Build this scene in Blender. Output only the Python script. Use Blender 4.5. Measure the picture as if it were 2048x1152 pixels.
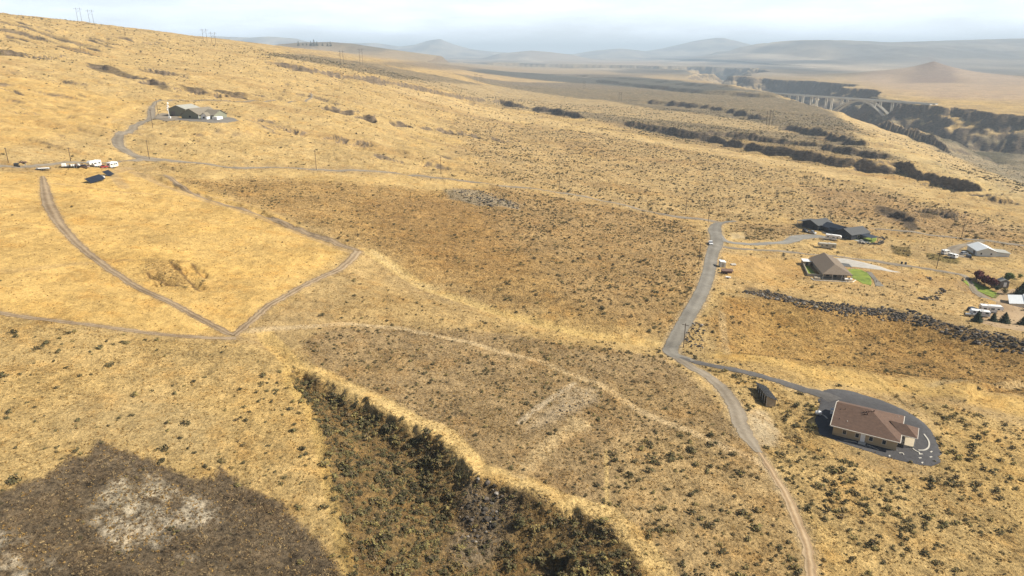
import bpy, math, random
import numpy as np
from math import radians, sin, cos, pi, sqrt, atan2

# ------------------------------------------------------------------ camera, sky, sun, exposure
scene = bpy.context.scene
for _o in list(bpy.data.objects):
    bpy.data.objects.remove(_o)
COL = scene.collection
FPX = 1365.0                     # focal length in pixels of the 2048 px wide photograph
PITCH = radians(19.0)
cam_d = bpy.data.cameras.new('camera')
cam_d.sensor_width = 36.0
cam_d.lens = FPX / 2048 * 36.0
cam_d.clip_start = 0.5
cam_d.clip_end = 90000.0
cam = bpy.data.objects.new('camera', cam_d)
cam.location = (0, 0, 0)
cam.rotation_euler = (pi / 2 - PITCH, 0, 0)
COL.objects.link(cam)
scene.camera = cam

SUN_EL, SUN_AZ = radians(41.0), radians(94.0)     # azimuth clockwise from +Y (view direction)
world = bpy.data.worlds.new('World')
scene.world = world
world.use_nodes = True
wn, wl = world.node_tree.nodes, world.node_tree.links
wn.clear()
w_out = wn.new('ShaderNodeOutputWorld')
w_bg = wn.new('ShaderNodeBackground')
w_bg.inputs['Strength'].default_value = 0.06
sky = wn.new('ShaderNodeTexSky')
sky.sky_type = 'NISHITA'
sky.sun_disc = False
sky.sun_elevation = SUN_EL
sky.sun_rotation = SUN_AZ
sky.air_density = 1.0
sky.dust_density = 1.6
sky.ozone_density = 1.2
tc = wn.new('ShaderNodeTexCoord')
mp = wn.new('ShaderNodeMapping')
mp.inputs['Scale'].default_value = (1.0, 1.0, 6.0)
n1 = wn.new('ShaderNodeTexNoise')
n1.inputs['Scale'].default_value = 4.0
n1.inputs['Detail'].default_value = 9
n1.inputs['Roughness'].default_value = 0.6
rmp = wn.new('ShaderNodeValToRGB')
rmp.color_ramp.elements[0].position = 0.36
rmp.color_ramp.elements[0].color = (0.55, 0.55, 0.55, 1)
rmp.color_ramp.elements[1].position = 0.70
rmp.color_ramp.elements[1].color = (0.97, 0.97, 0.97, 1)
mixs = wn.new('ShaderNodeMix')
mixs.data_type = 'RGBA'
mixs.inputs[7].default_value = (17.4, 18.9, 21.0, 1)      # thin high cloud veil
wl.new(tc.outputs['Generated'], mp.inputs['Vector'])
wl.new(mp.outputs[0], n1.inputs['Vector'])
wl.new(n1.outputs['Fac'], rmp.inputs['Fac'])
sepw = wn.new('ShaderNodeSeparateXYZ')
wl.new(tc.outputs['Generated'], sepw.inputs[0])
elev = wn.new('ShaderNodeMapRange')          # the veil is thick towards the horizon, thin overhead
elev.inputs[1].default_value = 0.04; elev.inputs[2].default_value = 0.26
elev.inputs[3].default_value = 1.0; elev.inputs[4].default_value = 0.03
wl.new(sepw.outputs['Z'], elev.inputs[0])
vm = wn.new('ShaderNodeMath'); vm.operation = 'MULTIPLY'
wl.new(rmp.outputs['Color'], vm.inputs[0]); wl.new(elev.outputs[0], vm.inputs[1])
wl.new(vm.outputs[0], mixs.inputs[0])
wl.new(sky.outputs['Color'], mixs.inputs[6])
wl.new(mixs.outputs[2], w_bg.inputs['Color'])
wl.new(w_bg.outputs[0], w_out.inputs['Surface'])

sun_d = bpy.data.lights.new('sun', 'SUN')
sun_d.energy = 5.0
sun_d.angle = radians(0.5)
sun_d.color = (1.0, 0.93, 0.80)
sun = bpy.data.objects.new('sun', sun_d)
COL.objects.link(sun)
SUNV = np.array([cos(SUN_EL) * sin(SUN_AZ), cos(SUN_EL) * cos(SUN_AZ), sin(SUN_EL)])
import mathutils
from mathutils import Vector, Matrix
sun.rotation_euler = Vector((-SUNV[0], -SUNV[1], -SUNV[2])).to_track_quat('-Z', 'Y').to_euler()
scene.view_settings.view_transform = 'Standard'
scene.view_settings.look = 'None'
scene.view_settings.exposure = 0.70
scene.view_settings.gamma = 1.0

# ------------------------------------------------------------------ noise
def _hash(ix, iy, seed):
    h = (ix.astype(np.int64) * 374761393 + iy.astype(np.int64) * 668265263 + seed * 1442695041) & 0xffffffff
    h = ((h ^ (h >> 13)) * 1274126177) & 0xffffffff
    h = h ^ (h >> 16)
    return h

def gnoise(x, y, seed=0):
    ix = np.floor(x); iy = np.floor(y)
    fx = x - ix; fy = y - iy
    ux = fx * fx * fx * (fx * (fx * 6 - 15) + 10)
    uy = fy * fy * fy * (fy * (fy * 6 - 15) + 10)
    ix = ix.astype(np.int64); iy = iy.astype(np.int64)
    def g(dx, dy):
        a = _hash(ix + dx, iy + dy, seed) * (2 * pi / 4294967296.0)
        return np.cos(a) * (fx - dx) + np.sin(a) * (fy - dy)
    a = g(0, 0); b = g(1, 0); c = g(0, 1); d = g(1, 1)
    return (a + (b - a) * ux + ((c + (d - c) * ux) - (a + (b - a) * ux)) * uy) * 1.5

def fbm(x, y, scale, octaves=3, seed=0, gain=0.5):
    s = 0; amp = 1.0; tot = 0
    x = x / scale; y = y / scale
    for o in range(octaves):
        s = s + amp * gnoise(x, y, seed + o * 17)
        tot += amp
        amp *= gain
        x = x * 2.03 + 11.7; y = y * 2.03 - 5.3
    return s / tot

def sm(t):
    t = np.clip(t, 0, 1)
    return t * t * (3 - 2 * t)

# ------------------------------------------------------------------ the broad land form
GX = np.array([-9000, -3000, -1500, -750, -500, -350, -200, 0, 160, 400, 800, 1500, 4000, 9000.])
GY = np.array([-400, 0, 200, 400, 700, 1100, 1600, 2500, 4000, 8000, 30000.])
GZ = np.array([
    [240, 200, 105, 40, 2, -22, -45, -72, -90, -103, -115, -120, -120, -120],
    [240, 200, 108, 43, 4, -20, -45, -73, -91, -104, -115, -120, -120, -120],
    [240, 210, 118, 48, 5, -22, -49, -80, -96, -107, -116, -120, -120, -120],
    [240, 220, 123, 50, 3, -30, -57, -86, -104, -112, -117, -120, -120, -120],
    [240, 230, 128, 48, 0, -29, -51, -89, -104, -113, -117, -118, -118, -118],
    [235, 220, 124, 54, 11, -14, -45, -91, -104, -112, -126, -116, -115, -115],
    [190, 185, 102, 42, 6, -20, -49, -92, -103, -108, -111, -112, -112, -112],
    [110, 90, 52, 13, -12, -34, -60, -93, -103, -108, -110, -110, -110, -110],
    [0, 10, 0, -20, -45, -60, -75, -93, -103, -108, -109, -109, -109, -109],
    [-70, -70, -75, -80, -88, -92, -94, -97, -101, -104, -106, -107, -107, -107],
    [-90, -90, -90, -92, -93, -94, -95, -96, -98, -98, -98, -98, -98, -98]], float)

def _cr(p0, p1, p2, p3, t):
    return 0.5 * (2 * p1 + (p2 - p0) * t + (2 * p0 - 5 * p1 + 4 * p2 - p3) * t * t + (3 * p1 - p0 - 3 * p2 + p3) * t ** 3)

def _tangents(Xs, Z):
    # monotone-ish slopes on an uneven grid along axis 1
    d = np.diff(Z, axis=1) / np.diff(Xs)[None, :]
    m = np.zeros_like(Z)
    h = np.diff(Xs)
    w1 = (2 * h[1:] + h[:-1])[None]; w2 = (h[1:] + 2 * h[:-1])[None]
    same = d[:, 1:] * d[:, :-1] > 0
    dd = np.where(same, (w1 + w2) / (w1 / np.where(same, d[:, :-1], 1) + w2 / np.where(same, d[:, 1:], 1)), 0)
    m[:, 1:-1] = dd
    m[:, 0] = d[:, 0]; m[:, -1] = d[:, -1]
    return m

_MX = _tangents(GX, GZ)
def _herm(p0, p1, m0, m1, h, t):
    t2 = t * t; t3 = t2 * t
    return (2 * t3 - 3 * t2 + 1) * p0 + (t3 - 2 * t2 + t) * h * m0 + (-2 * t3 + 3 * t2) * p1 + (t3 - t2) * h * m1

def base(x, y):
    x = np.clip(x, GX[0], GX[-1]); y = np.clip(y, GY[0], GY[-1])
    i = np.clip(np.searchsorted(GX, x) - 1, 0, len(GX) - 2)
    j = np.clip(np.searchsorted(GY, y) - 1, 0, len(GY) - 2)
    hx = GX[i + 1] - GX[i]; tx = (x - GX[i]) / hx
    def row(k):
        k = np.clip(k, 0, len(GY) - 1)
        return _herm(GZ[k, i], GZ[k, i + 1], _MX[k, i], _MX[k, i + 1], hx, tx)
    r0, r1, r2, r3 = row(j - 1), row(j), row(j + 1), row(j + 2)
    y0 = GY[np.clip(j - 1, 0, 99)]; y1 = GY[j]; y2 = GY[j + 1]; y3 = GY[np.clip(j + 2, 0, len(GY) - 1)]
    h = y2 - y1
    m1 = (r2 - r0) / np.maximum(y2 - y0, 1); m2 = (r3 - r1) / np.maximum(y3 - y1, 1)
    return _herm(r1, r2, m1, m2, h, (y - y1) / h)

def ray(px, py):
    u = (px - 1024.0) / FPX; v = (576.0 - py) / FPX
    return (u, cos(PITCH) + v * sin(PITCH), -sin(PITCH) + v * cos(PITCH))

_TT = np.concatenate([np.geomspace(35, 6000, 1500), np.geomspace(6030, 30000, 300)])
def hit(px, py, fn):
    dx, dy, dz = ray(px, py)
    g = _TT * dz - fn(_TT * dx, _TT * dy)
    k = np.nonzero(g < 0)[0]
    if len(k) == 0:
        return None
    k = max(int(k[0]), 1)
    t0, t1 = _TT[k - 1], _TT[k]
    f = g[k - 1] / (g[k - 1] - g[k])
    t = t0 + (t1 - t0) * f
    return (t * dx, t * dy, t * dz)

def W(pts):                       # photograph marks -> map coordinates on the broad land form
    out = []
    for p in pts:
        q = hit(p[0], p[1], base)
        if q is None:
            q = hit(p[0], max(p[1], 110) + 4, base)
        out.append((q[0], q[1]))
    return np.array(out)

def seg_dist(x, y, P, closed=False):
    """distance to a polyline, signed side (+ = left of travel) and arc length"""
    n = len(P)
    best = np.full(x.shape, 1e9); side = np.ones(x.shape); arc = np.zeros(x.shape)
    L = 0.0
    rng = range(n if closed else n - 1)
    for i in rng:
        ax, ay = P[i]; bx, by = P[(i + 1) % n]
        dx, dy = bx - ax, by - ay
        l2 = dx * dx + dy * dy
        if l2 < 1e-9: continue
        t = np.clip(((x - ax) * dx + (y - ay) * dy) / l2, 0, 1)
        ex = x - ax - t * dx; ey = y - ay - t * dy
        d = np.hypot(ex, ey)
        m = d < best
        best = np.where(m, d, best)
        side = np.where(m, np.sign(dx * (y - ay) - dy * (x - ax)), side)
        arc = np.where(m, L + t * sqrt(l2), arc)
        L += sqrt(l2)
    return best, side, arc, L

def poly_sd(x, y, P):
    """positive inside"""
    d, _, _, _ = seg_dist(x, y, P, True)
    ins = np.zeros(x.shape, bool)
    n = len(P)
    for i in range(n):
        ax, ay = P[i]; bx, by = P[(i + 1) % n]
        if ay == by: continue
        c = ((ay > y) != (by > y)) & (x < (bx - ax) * (y - ay) / (by - ay) + ax)
        ins ^= c
    return np.where(ins, d, -d)

def culled(x, y, P, margin):
    m = (x > P[:, 0].min() - margin) & (x < P[:, 0].max() + margin) & (y > P[:, 1].min() - margin) & (y < P[:, 1].max() + margin)
    return np.nonzero(m)[0]

# ------------------------------------------------------------------ land features
RAV = []      # (polyline, depth, near width, far width, lip, lip length)
def rav(px, depth, wn_, wf, lip=0.0, ll=60.0, brk=0.0):
    RAV.append((W(px), depth, wn_, wf, lip, ll, brk))
rav([(500, 118), (620, 140), (750, 160), (860, 180), (1000, 203), (1100, 222), (1180, 240)], 5, 60, 6, 5, 110, .3)
rav([(1240, 247), (1350, 262), (1420, 272), (1480, 288), (1560, 301), (1640, 317), (1720, 327), (1800, 338)], 6.5, 75, 6, 5.5, 80, .12)
rav([(1790, 330), (1830, 350), (1880, 362), (1965, 380)], 6.5, 60, 5, 6, 60, .15)
rav([(1400, 268), (1500, 276), (1600, 290), (1700, 308), (1800, 324)], 4, 40, 5, 5, 60, .2)
rav([(620, 212), (680, 222), (740, 238), (800, 248), (900, 262), (1000, 275), (1060, 282)], 4, 20, 6, 2, 50, 1)
rav([(1000, 143), (1150, 152), (1300, 163), (1460, 178)], 9, 160, 45, 5, 300, .5)
rav([(300, 545), (325, 560), (352, 568)], 1.4, 4, 3, .3, 5, .3)
rav([(342, 524), (362, 542), (382, 562), (400, 582)], 1.6, 4, 3, .3, 5, .3)
rav([(385, 528), (398, 545), (412, 556)], 1.2, 4, 3, .3, 5, .3)
rav([(520, 232), (600, 262), (700, 280), (780, 300)], 3, 26, 9, 1, 40, .9)
rav([(620, 320), (760, 318), (900, 330), (1040, 345)], 1.5, 20, 8, 1, 30, .8)
rav([(1180, 160), (1300, 174), (1440, 187), (1560, 196)], 8, 90, 30, 5, 200)
rav([(1290, 203), (1400, 213), (1500, 232), (1560, 240)], 6, 80, 10, 6, 100, .4)
rav([(1560, 252), (1620, 262), (1680, 283), (1720, 296)], 8, 80, 10, 7, 60, .25)
rav([(180, 126), (240, 146), (290, 161), (350, 175), (420, 188), (540, 199)], 5, 18, 6, 2, 40, 1)
rav([(270, 137), (330, 148), (385, 157)], 3, 14, 5, 1, 30, .8)
rav([(860, 120), (1000, 127), (1150, 133), (1290, 137)], 10, 300, 80, 6, 500)
rav([(0, 108), (60, 112), (120, 122)], 3, 20, 7, 2, 40, .8)
rav([(1750, 414), (1800, 434), (1850, 458)], 3, 10, 4, 2, 20, .9)
rav([(1835, 418), (1880, 432), (1920, 440)], 3, 9, 4, 2, 20, .9)
rav([(1950, 385), (1990, 398), (2030, 402)], 3, 12, 5, 2, 20, .6)
rav([(270, 343), (400, 392), (520, 428), (640, 474), (715, 500)], 1.0, 6, 3, 0.6, 6)
# drainage swale between the brown slope and the plateau, ending at the road bend
SW = W([(735, 500), (800, 530), (870, 562), (1000, 605), (1150, 642), (1320, 668)])
GUL_R = W([(572, 728), (610, 742), (640, 752), (700, 785), (760, 815), (820, 845), (880, 868), (915, 905), (950, 945), (1040, 972), (1120, 1005), (1215, 1035), (1280, 1100), (1330, 1190), (1400, 1330)])
_GL0 = float(np.hypot(*np.diff(GUL_R[:12], axis=0).T).sum())
GUL_L = W([(572, 728), (576, 770), (612, 812), (640, 880), (655, 960), (680, 1060), (705, 1160), (740, 1320)])
GUL_P = np.concatenate([GUL_R, GUL_L[::-1]])
DITCH = W([(520, 672), (560, 705), (600, 742)])
HOL = W([(1405, 640), (1440, 590), (1530, 590), (1640, 612), (1790, 625), (1920, 655), (2060, 688), (2250, 720), (2250, 800), (2060, 790), (1900, 770), (1700, 740), (1560, 720), (1440, 700)])
BANK = W([(1500, 572), (1530, 582), (1640, 606), (1790, 619), (1850, 637), (1930, 660), (2060, 690), (2250, 730)])
CUT = W([(1950, 795), (1990, 770), (2060, 735), (2250, 700)])
# main gorge: rims in map coordinates (near/left rim, far/right rim)
RIM_L = np.array([(560, 250), (470, 420), (432, 560), (430, 640), (500, 900), (590, 1214), (660, 1500), (705, 1800), (730, 2100), (752, 2512), (800, 3300), (1020, 4050), (1130, 4700), (850, 5300), (0, 5800), (-500, 5900)], float)
RIM_R = np.array([(3200, 500), (2100, 950), (1320, 1230), (1020, 1360), (925, 1450), (948, 1640), (1060, 2050), (1190, 2600), (1207, 2988), (1075, 3320), (1180, 3700), (1480, 4300), (1800, 5200), (1600, 6100), (900, 6500), (0, 7000), (-500, 7200)], float)
GOR_P = np.concatenate([RIM_L, RIM_R[::-1]])

FLAT = []     # building and yard pads: (x, y, z, r_inner, r_outer)

def prof_px(pts, Y0):
    xs, zs = [], []
    for px, py in pts:
        dx, dy, dz = ray(px, py)
        xs.append(dx / dy * Y0); zs.append(dz / dy * Y0)
    return np.array(xs), np.array(zs)
MOUNT = [
    (17000, 2600, prof_px([(560, 118), (620, 100), (700, 87), (750, 86), (800, 93), (835, 89), (860, 82), (880, 78), (905, 88), (940, 98), (980, 103), (1060, 108), (1150, 108), (1190, 101), (1240, 97), (1290, 103), (1330, 97), (1370, 88), (1400, 81), (1433, 76), (1462, 82), (1480, 88), (1502, 93), (1540, 98), (1640, 112)], 17000)),
    (12000, 1200, prof_px([(960, 118), (1000, 107), (1040, 103), (1065, 101), (1100, 104), (1140, 109), (1180, 118)], 12000)),
    (13500, 1200, prof_px([(380, 80), (430, 73), (500, 75), (540, 73), (590, 77), (640, 90), (700, 118)], 13500)),
    (9500, 2700, prof_px([(1400, 118), (1500, 106), (1530, 92), (1575, 82), (1610, 80), (1680, 83), (1740, 85), (1800, 84), (1850, 83), (1930, 80), (2048, 77), (2300, 72), (2700, 70)], 9500)),
    (4200, 450, prof_px([(480, 112), (540, 92), (600, 85), (660, 84), (700, 87), (760, 96), (820, 104), (880, 112)], 4200)),
]

def H(x, y, detail=True):
    shp = np.shape(x)
    x = np.atleast_1d(np.asarray(x, float)).ravel(); y = np.atleast_1d(np.asarray(y, float)).ravel()
    r = np.hypot(x, y)
    z = base(x, y)
    # rolling
    z += fbm(x, y, 260, 3, 3) * np.clip(r / 900, 0.12, 1.0) * 4.0
    # folds and shallow drainages that run down the slope to the right
    k = np.nonzero((r > 150) & (r < 2600))[0]
    if len(k):
        xx, yy = x[k], y[k] + .22 * x[k]
        n_ = fbm(xx / 5.5 + fbm(xx, yy, 90, 2, 33) * 9, yy + fbm(xx, yy, 110, 3, 34) * 30, 46, 4, 35)
        rid = 1 - np.abs(n_) * 2.6
        wgt = sm((r[k] - 260) / 250) * sm((2600 - r[k]) / 900) * (.35 + .65 * sm((150 - x[k]) / 200)) * np.clip(r[k] / 600, .5, 1.6)
        z[k] -= np.maximum(rid, 0) ** 2 * 3.6 * wgt * sm(.55 + 1.5 * fbm(xx, yy, 260, 2, 36))
    z += fbm(x, y, 900, 3, 31) * sm((r - 1200) / 3000) * 14
    # mountains
    for Y0, wy, (xs, zs) in MOUNT:
        k = np.nonzero((np.abs(y - Y0) < wy * 3.2) & (x > xs[0]) & (x < xs[-1]))[0]
        if len(k):
            xx, yy = x[k], y[k]
            pz = np.interp(xx, xs, zs)
            wob = 1 + 0.25 * fbm(xx, yy, Y0 * 0.06, 4, 77)
            g = np.exp(-((yy - Y0) / wy) ** 2) 
            add = np.maximum(pz - z[k], 0) * g
            cr = np.clip(np.abs(yy - Y0) / wy, 0, 1)
            z[k] += add * (1 + (wob - 1) * cr * 2.2)
    # small cone hill
    cx, cy = ray(1865, 137)[0] / ray(1865, 137)[1] * 3300, 3300.0
    k = np.nonzero(np.hypot(x - cx, y - cy) < 1400)[0]
    if len(k):
        rr = np.hypot((x[k] - cx), (y[k] - cy) * 0.8)
        z[k] += 52 * np.exp(-rr / 115.0) + 22 * np.exp(-(rr / 430) ** 2)
    # gorge
    k = culled(x, y, GOR_P, 5)
    if len(k):
        big = np.where(x[k] > np.interp(y[k], [600, 1200, 1700, 2500, 3300], [700, 760, 830, 960, 960]), 1.0, .28)
        xw = x[k] + (fbm(x[k], y[k], 330, 2, 7) * 150 + fbm(x[k], y[k], 90, 4, 5) * 60) * big; yw = y[k] + fbm(x[k], y[k], 120, 4, 6) * 60 * big
        sd = poly_sd(xw, yw, GOR_P)
        ins = sd > -60
        kk = k[ins]; xx, yy = xw[ins], yw[ins]
        dL = seg_dist(xx, yy, RIM_L)[0]; dR = seg_dist(xx, yy, RIM_R)[0]
        s = sd[ins]
        cliff = sm(dR / 14) * 12 + np.maximum(dR - 5, 0) * 0.60 + fbm(xx, yy, 45, 3, 22) * 7 * sm(dR / 40)
        gent = np.maximum(dL, 0) * (0.235 + .12 * sm((yy - 1150) / 350)) + fbm(xx, yy, 60, 3, 9) * 2.5 * sm(dL / 40)
        far = sm((yy - 2100) / 500)
        gent = gent * (1 - far) + far * (sm(dL / 30) * 15 + np.maximum(dL - 20, 0) * 0.5)
        bot = np.interp(yy, [300, 700, 1200, 1700, 2300], [30, 40, 56, 80, 92]) + fbm(xx, yy, 150, 3, 21) * 14
        dep = np.minimum(np.minimum(cliff, gent), bot)
        z[kk] -= np.where(s > 0, np.maximum(dep, 0), 0) * sm((s + 2) / 6)
    # ravines
    for P, depth, wn_, wf, lip, ll, brk in RAV:
        k = culled(x, y, P, max(wn_, wf, ll * 2.2) * 1.6)
        if not len(k): continue
        warp = 0.5 * max(wf, 4)
        fw = max(wf * 5.5, 18)
        xw = x[k] + fbm(x[k], y[k], fw, 5, 41) * warp * 2.6; yw = y[k] + fbm(x[k], y[k], fw, 5, 42) * warp * 2.6
        d, side, arc, L = seg_dist(xw, yw, P)
        d = d * side
        endw = sm(arc / (0.08 * L) + .15) * sm((L - arc) / (0.08 * L) + .15)
        amp = np.clip(0.9 - .45 * brk + (.55 + 3.2 * brk) * fbm(arc, arc * 0 + 3.3, L * 0.07, 4, 55 + int(L) % 7), 0.3 - .3 * brk, 1.45) * endw
        near = sm(1 + d / wn_) * (d <= 0)
        farr = (1 - sm(d / wf)) * (d > 0)
        up = lip * sm(d / wf) * np.exp(-np.maximum(d, 0) / ll) * (d > 0)
        z[k] += amp * (-depth * (near + farr) + up)
    # swale
    k = culled(x, y, SW, 70)
    if len(k):
        d, side, arc, L = seg_dist(x[k], y[k], SW)
        e = sm(arc / 40 + 0.1)
        z[k] -= e * (3.6 * np.exp(-(d / 20) ** 2) + 1.0 * np.exp(-(d / 3.5) ** 2))
    k = culled(x, y, DITCH, 12)
    if len(k):
        d, side, arc, L = seg_dist(x[k], y[k], DITCH)
        z[k] -= 1.2 * np.exp(-(d / 2.5) ** 2)
    # gully beside the plateau edge
    k = culled(x, y, GUL_P, 3)
    if len(k):
        wx = x[k] + fbm(x[k], y[k], 8, 4, 61) * 3.4; wy_ = y[k] + fbm(x[k], y[k], 8, 4, 62) * 3.4
        s = poly_sd(wx, wy_, GUL_P)
        i = s > 0
        kk = k[i]
        dR, _, aR, _ = seg_dist(wx[i], wy_[i], GUL_R); dL = seg_dist(wx[i], wy_[i], GUL_L)[0]
        en = sm((aR - _GL0 + 6) / 16)
        a = sm(dR / 2.5) * 0.8 * (1 - en) + np.maximum(dR - 1.0, 0) * (0.62 - .38 * en)
        b = sm(dL / 2.0) * 0.9 + np.maximum(dL - 0.8, 0) * 0.30
        m = np.minimum(a, b) + 0.0
        bot = 8.5 + fbm(x[kk], y[kk], 8, 2, 63) * 1.0
        hh = np.clip(0.5 + 0.5 * (bot - m) / 3.0, 0, 1)
        dep = bot + (m - bot) * hh - 3.0 * hh * (1 - hh)
        z[kk] -= np.maximum(dep, 0)
        z[kk] += fbm(x[kk], y[kk], 4.5, 3, 64) * 0.45
    # berm along the plateau edge
    k = culled(x, y, GUL_R, 10)
    if len(k):
        d, side, arc, L = seg_dist(x[k], y[k], GUL_R)
        z[k] += 0.5 * np.exp(-(d / 2.2) ** 2)
    # hollow on the right and rock bank above it
    k = culled(x, y, HOL, 40)
    if len(k):
        s = poly_sd(x[k], y[k], HOL)
        dB, sd_, _, _ = seg_dist(x[k], y[k], BANK)
        z[k] -= 6.5 * sm(s / 22) * 0.9 + 0.0
        z[k] += 1.6 * sm((s + 14) / 14) * (s < 0) * (1 - sm((-s - 25) / 15)) * 0
    for C, A in ((CUT, 2.2),):
        k = culled(x, y, C, 25)
        if len(k):
            d, side, arc, L = seg_dist(x[k], y[k], C)
            d = d * side
            z[k] += A * sm(d / 3) * np.exp(-np.maximum(d, 0) / 12) * (d > 0) - 0.8 * np.exp(-(d / 3) ** 2)
    # erosion gullies in the golden field
    # small relief
    if detail:
        nearw = np.clip(1.3 - r / 900, 0, 1)
        k = np.nonzero(r < 2500)[0]
        z[k] += fbm(x[k], y[k], 22, 4, 12) * 0.9 * np.clip(r[k] / 250, 0.4, 2.2)
        k = np.nonzero(r < 700)[0]
        z[k] += fbm(x[k], y[k], 2.6, 2, 13) * 0.16
    # pads
    for fx, fy, fz, r0, r1 in FLAT:
        k = np.nonzero((np.abs(x - fx) < r1) & (np.abs(y - fy) < r1))[0]
        if len(k):
            w = 1 - sm((np.hypot(x[k] - fx, y[k] - fy) - r0) / (r1 - r0))
            z[k] = z[k] * (1 - w) + fz * w
    return z.reshape(shp)
# ------------------------------------------------------------------ ground cover zones (albedo, clumpiness, shrubs per m2, shrub size)
GOLD = (.500, .345, .135); STRAW = (.47, .34, .155); TAN = (.36, .262, .135); BROWN = (.30, .195, .082)
BURN = (.150, .116, .079); ASH = (.52, .46, .37); DIRT = (.34, .265, .18); BASALT = (.070, .058, .048)
ZONES = []
def zone(px, soft, rgb, st=1.0, clump=None, dens=None, size=None, world_pts=None):
    P = np.array(world_pts, float) if world_pts is not None else W(px)
    ZONES.append((P, soft, rgb, st, clump, dens, size))
zone([(-700, 30), (0, 26), (500, 88), (700, 133), (900, 250), (900, 352), (680, 338), (300, 318), (0, 322), (-600, 330)], 12, (.455, .335, .16), .85, .4, .011, .9)
zone([(0, 150), (120, 160), (300, 200), (240, 250), (0, 300), (-500, 300), (-500, 150)], 10, GOLD, .7, .25, .003, .8)
zone([(-700, 340), (0, 345), (260, 338), (420, 385), (640, 470), (718, 500), (600, 575), (475, 670), (300, 665), (0, 628), (-700, 560)], 4, GOLD, 1, .3, .0015, .7)
zone([(300, 345), (560, 345), (760, 350), (1000, 370), (900, 400), (700, 395), (450, 375)], 8, STRAW, .9, .3, .006, .7)
zone([(-900, 640), (0, 640), (300, 675), (470, 688), (560, 700), (600, 800), (650, 950), (700, 1152), (760, 1400), (-900, 1400)], 3, (.45, .325, .150), 1, .7, .065, 1.0)
zone([(150, 790), (330, 790), (480, 850), (440, 930), (250, 880), (100, 870)], 4, (.41, .31, .16), .7, .6, .05, .7)
zone([(-300, 1010), (0, 985), (90, 960), (130, 925), (140, 915), (180, 912), (200, 880), (250, 900), (290, 915), (330, 935), (395, 958), (425, 960), (440, 930), (480, 970), (560, 1005), (610, 1060), (660, 1110), (690, 1160), (760, 1400), (-300, 1400)], .7, BURN, 1, 1.0, .05, .55)
zone([(150, 1030), (190, 975), (270, 945), (300, 985), (370, 990), (345, 1040), (300, 1070), (330, 1100), (260, 1110), (190, 1075)], 2.0, ASH, .75, 1.0, .02, .45)
zone([(300, 960), (430, 985), (455, 1040), (400, 1085), (330, 1110), (240, 1115), (180, 1070)], 2.5, ASH, .75, 1.0, .03, .5)
zone([(250, 925), (300, 930), (390, 990), (370, 1000), (300, 965)], 1.2, ASH, .75, 1.0, .01, .4)
zone([(-100, 1070), (0, 1060), (70, 1075), (110, 1110), (150, 1160), (60, 1200), (-100, 1200)], 1.6, ASH, .8, 1.0, .01, .4)
zone([(370, 1070), (410, 1040), (430, 1090), (395, 1130), (350, 1120)], 1.5, ASH, .5, 1.0, .01, .4)
zone([(420, 1115), (450, 1110), (460, 1140), (435, 1150)], .8, ASH, .8, 1.0, .01, .4)
zone([(600, 690), (660, 655), (800, 650), (1000, 660), (1180, 680), (1330, 700), (1420, 800), (1480, 870), (1500, 900), (1540, 1000), (1620, 1200), (1660, 1500), (1290, 1500), (1265, 1170), (1215, 1030), (1040, 955), (940, 900), (760, 790), (620, 735)], 2.5, (.315, .228, .125), 1, .85, .30, .55)
zone([(760, 560), (870, 590), (1000, 625), (1150, 660), (1330, 690), (1180, 690), (1000, 665), (800, 655), (660, 650)], 5, (.40, .285, .135), .8, .6, .09, .6)
zone([(1230, 880), (1400, 860), (1500, 900), (1560, 1000), (1630, 1200), (1660, 1500), (1290, 1500), (1265, 1150), (1215, 1010)], 4, (.385, .280, .145), 1, .9, .32, .95)
zone([(1150, 770), (1200, 775), (1205, 800), (1120, 840), (1050, 870), (1080, 830)], 1.8, (.43, .35, .245), .6, .8, .03, .5)
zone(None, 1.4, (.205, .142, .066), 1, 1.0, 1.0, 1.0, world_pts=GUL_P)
zone([(930, 960), (1040, 985), (1010, 1040), (930, 1080), (890, 1040)], 2, (.20, .165, .125), .75, 1, .5, .8)
zone([(360, 362), (560, 358), (900, 382), (1000, 374), (1200, 410), (1380, 445), (1400, 480), (1393, 560), (1330, 650), (1180, 630), (1000, 592), (860, 548), (740, 498), (660, 462), (500, 415)], 11, (.375, .248, .105), .85, 1.0, .09, .75)
zone([(720, 405), (900, 392), (1010, 430), (1100, 500), (1050, 560), (900, 540), (760, 480)], 13, (.315, .200, .082), .85, 1.0, .05, .8)
zone([(1000, 372), (1380, 443), (1402, 480), (1385, 600), (1330, 655), (1150, 600), (1050, 520), (980, 430)], 8, (.335, .232, .115), .8, .9, .19, .8)
zone([(890, 380), (960, 380), (1040, 408), (1040, 418), (960, 410), (900, 398)], 2.5, (.27, .235, .18), .8, .9, .12, .7)
zone([(1405, 500), (1600, 508), (1800, 532), (2048, 600), (2300, 640), (2300, 720), (2048, 660), (1850, 618), (1700, 598), (1500, 572), (1415, 570)], 3, (.45, .32, .155), 1, .55, .03, .8)
zone([(1440, 505), (1590, 520), (1600, 560), (1560, 575), (1440, 545)], 3, (.47, .315, .13), .9, .4, .012, .6)
zone(None, 3, (.345, .222, .088), 1, 1.0, .14, .7, world_pts=HOL)
zone([(1560, 600), (1700, 640), (1760, 740), (1640, 760), (1480, 720), (1440, 660)], 7, (.40, .265, .10), .6, .9, .06, .75)
zone([(1400, 715), (1640, 785), (1640, 870), (1720, 925), (1870, 955), (1880, 850), (1800, 790), (2048, 850), (2400, 900), (2400, 1500), (1660, 1500), (1640, 1152), (1560, 970), (1490, 850)], 3, (.43, .312, .145), 1, .85, .25, .95)
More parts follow.
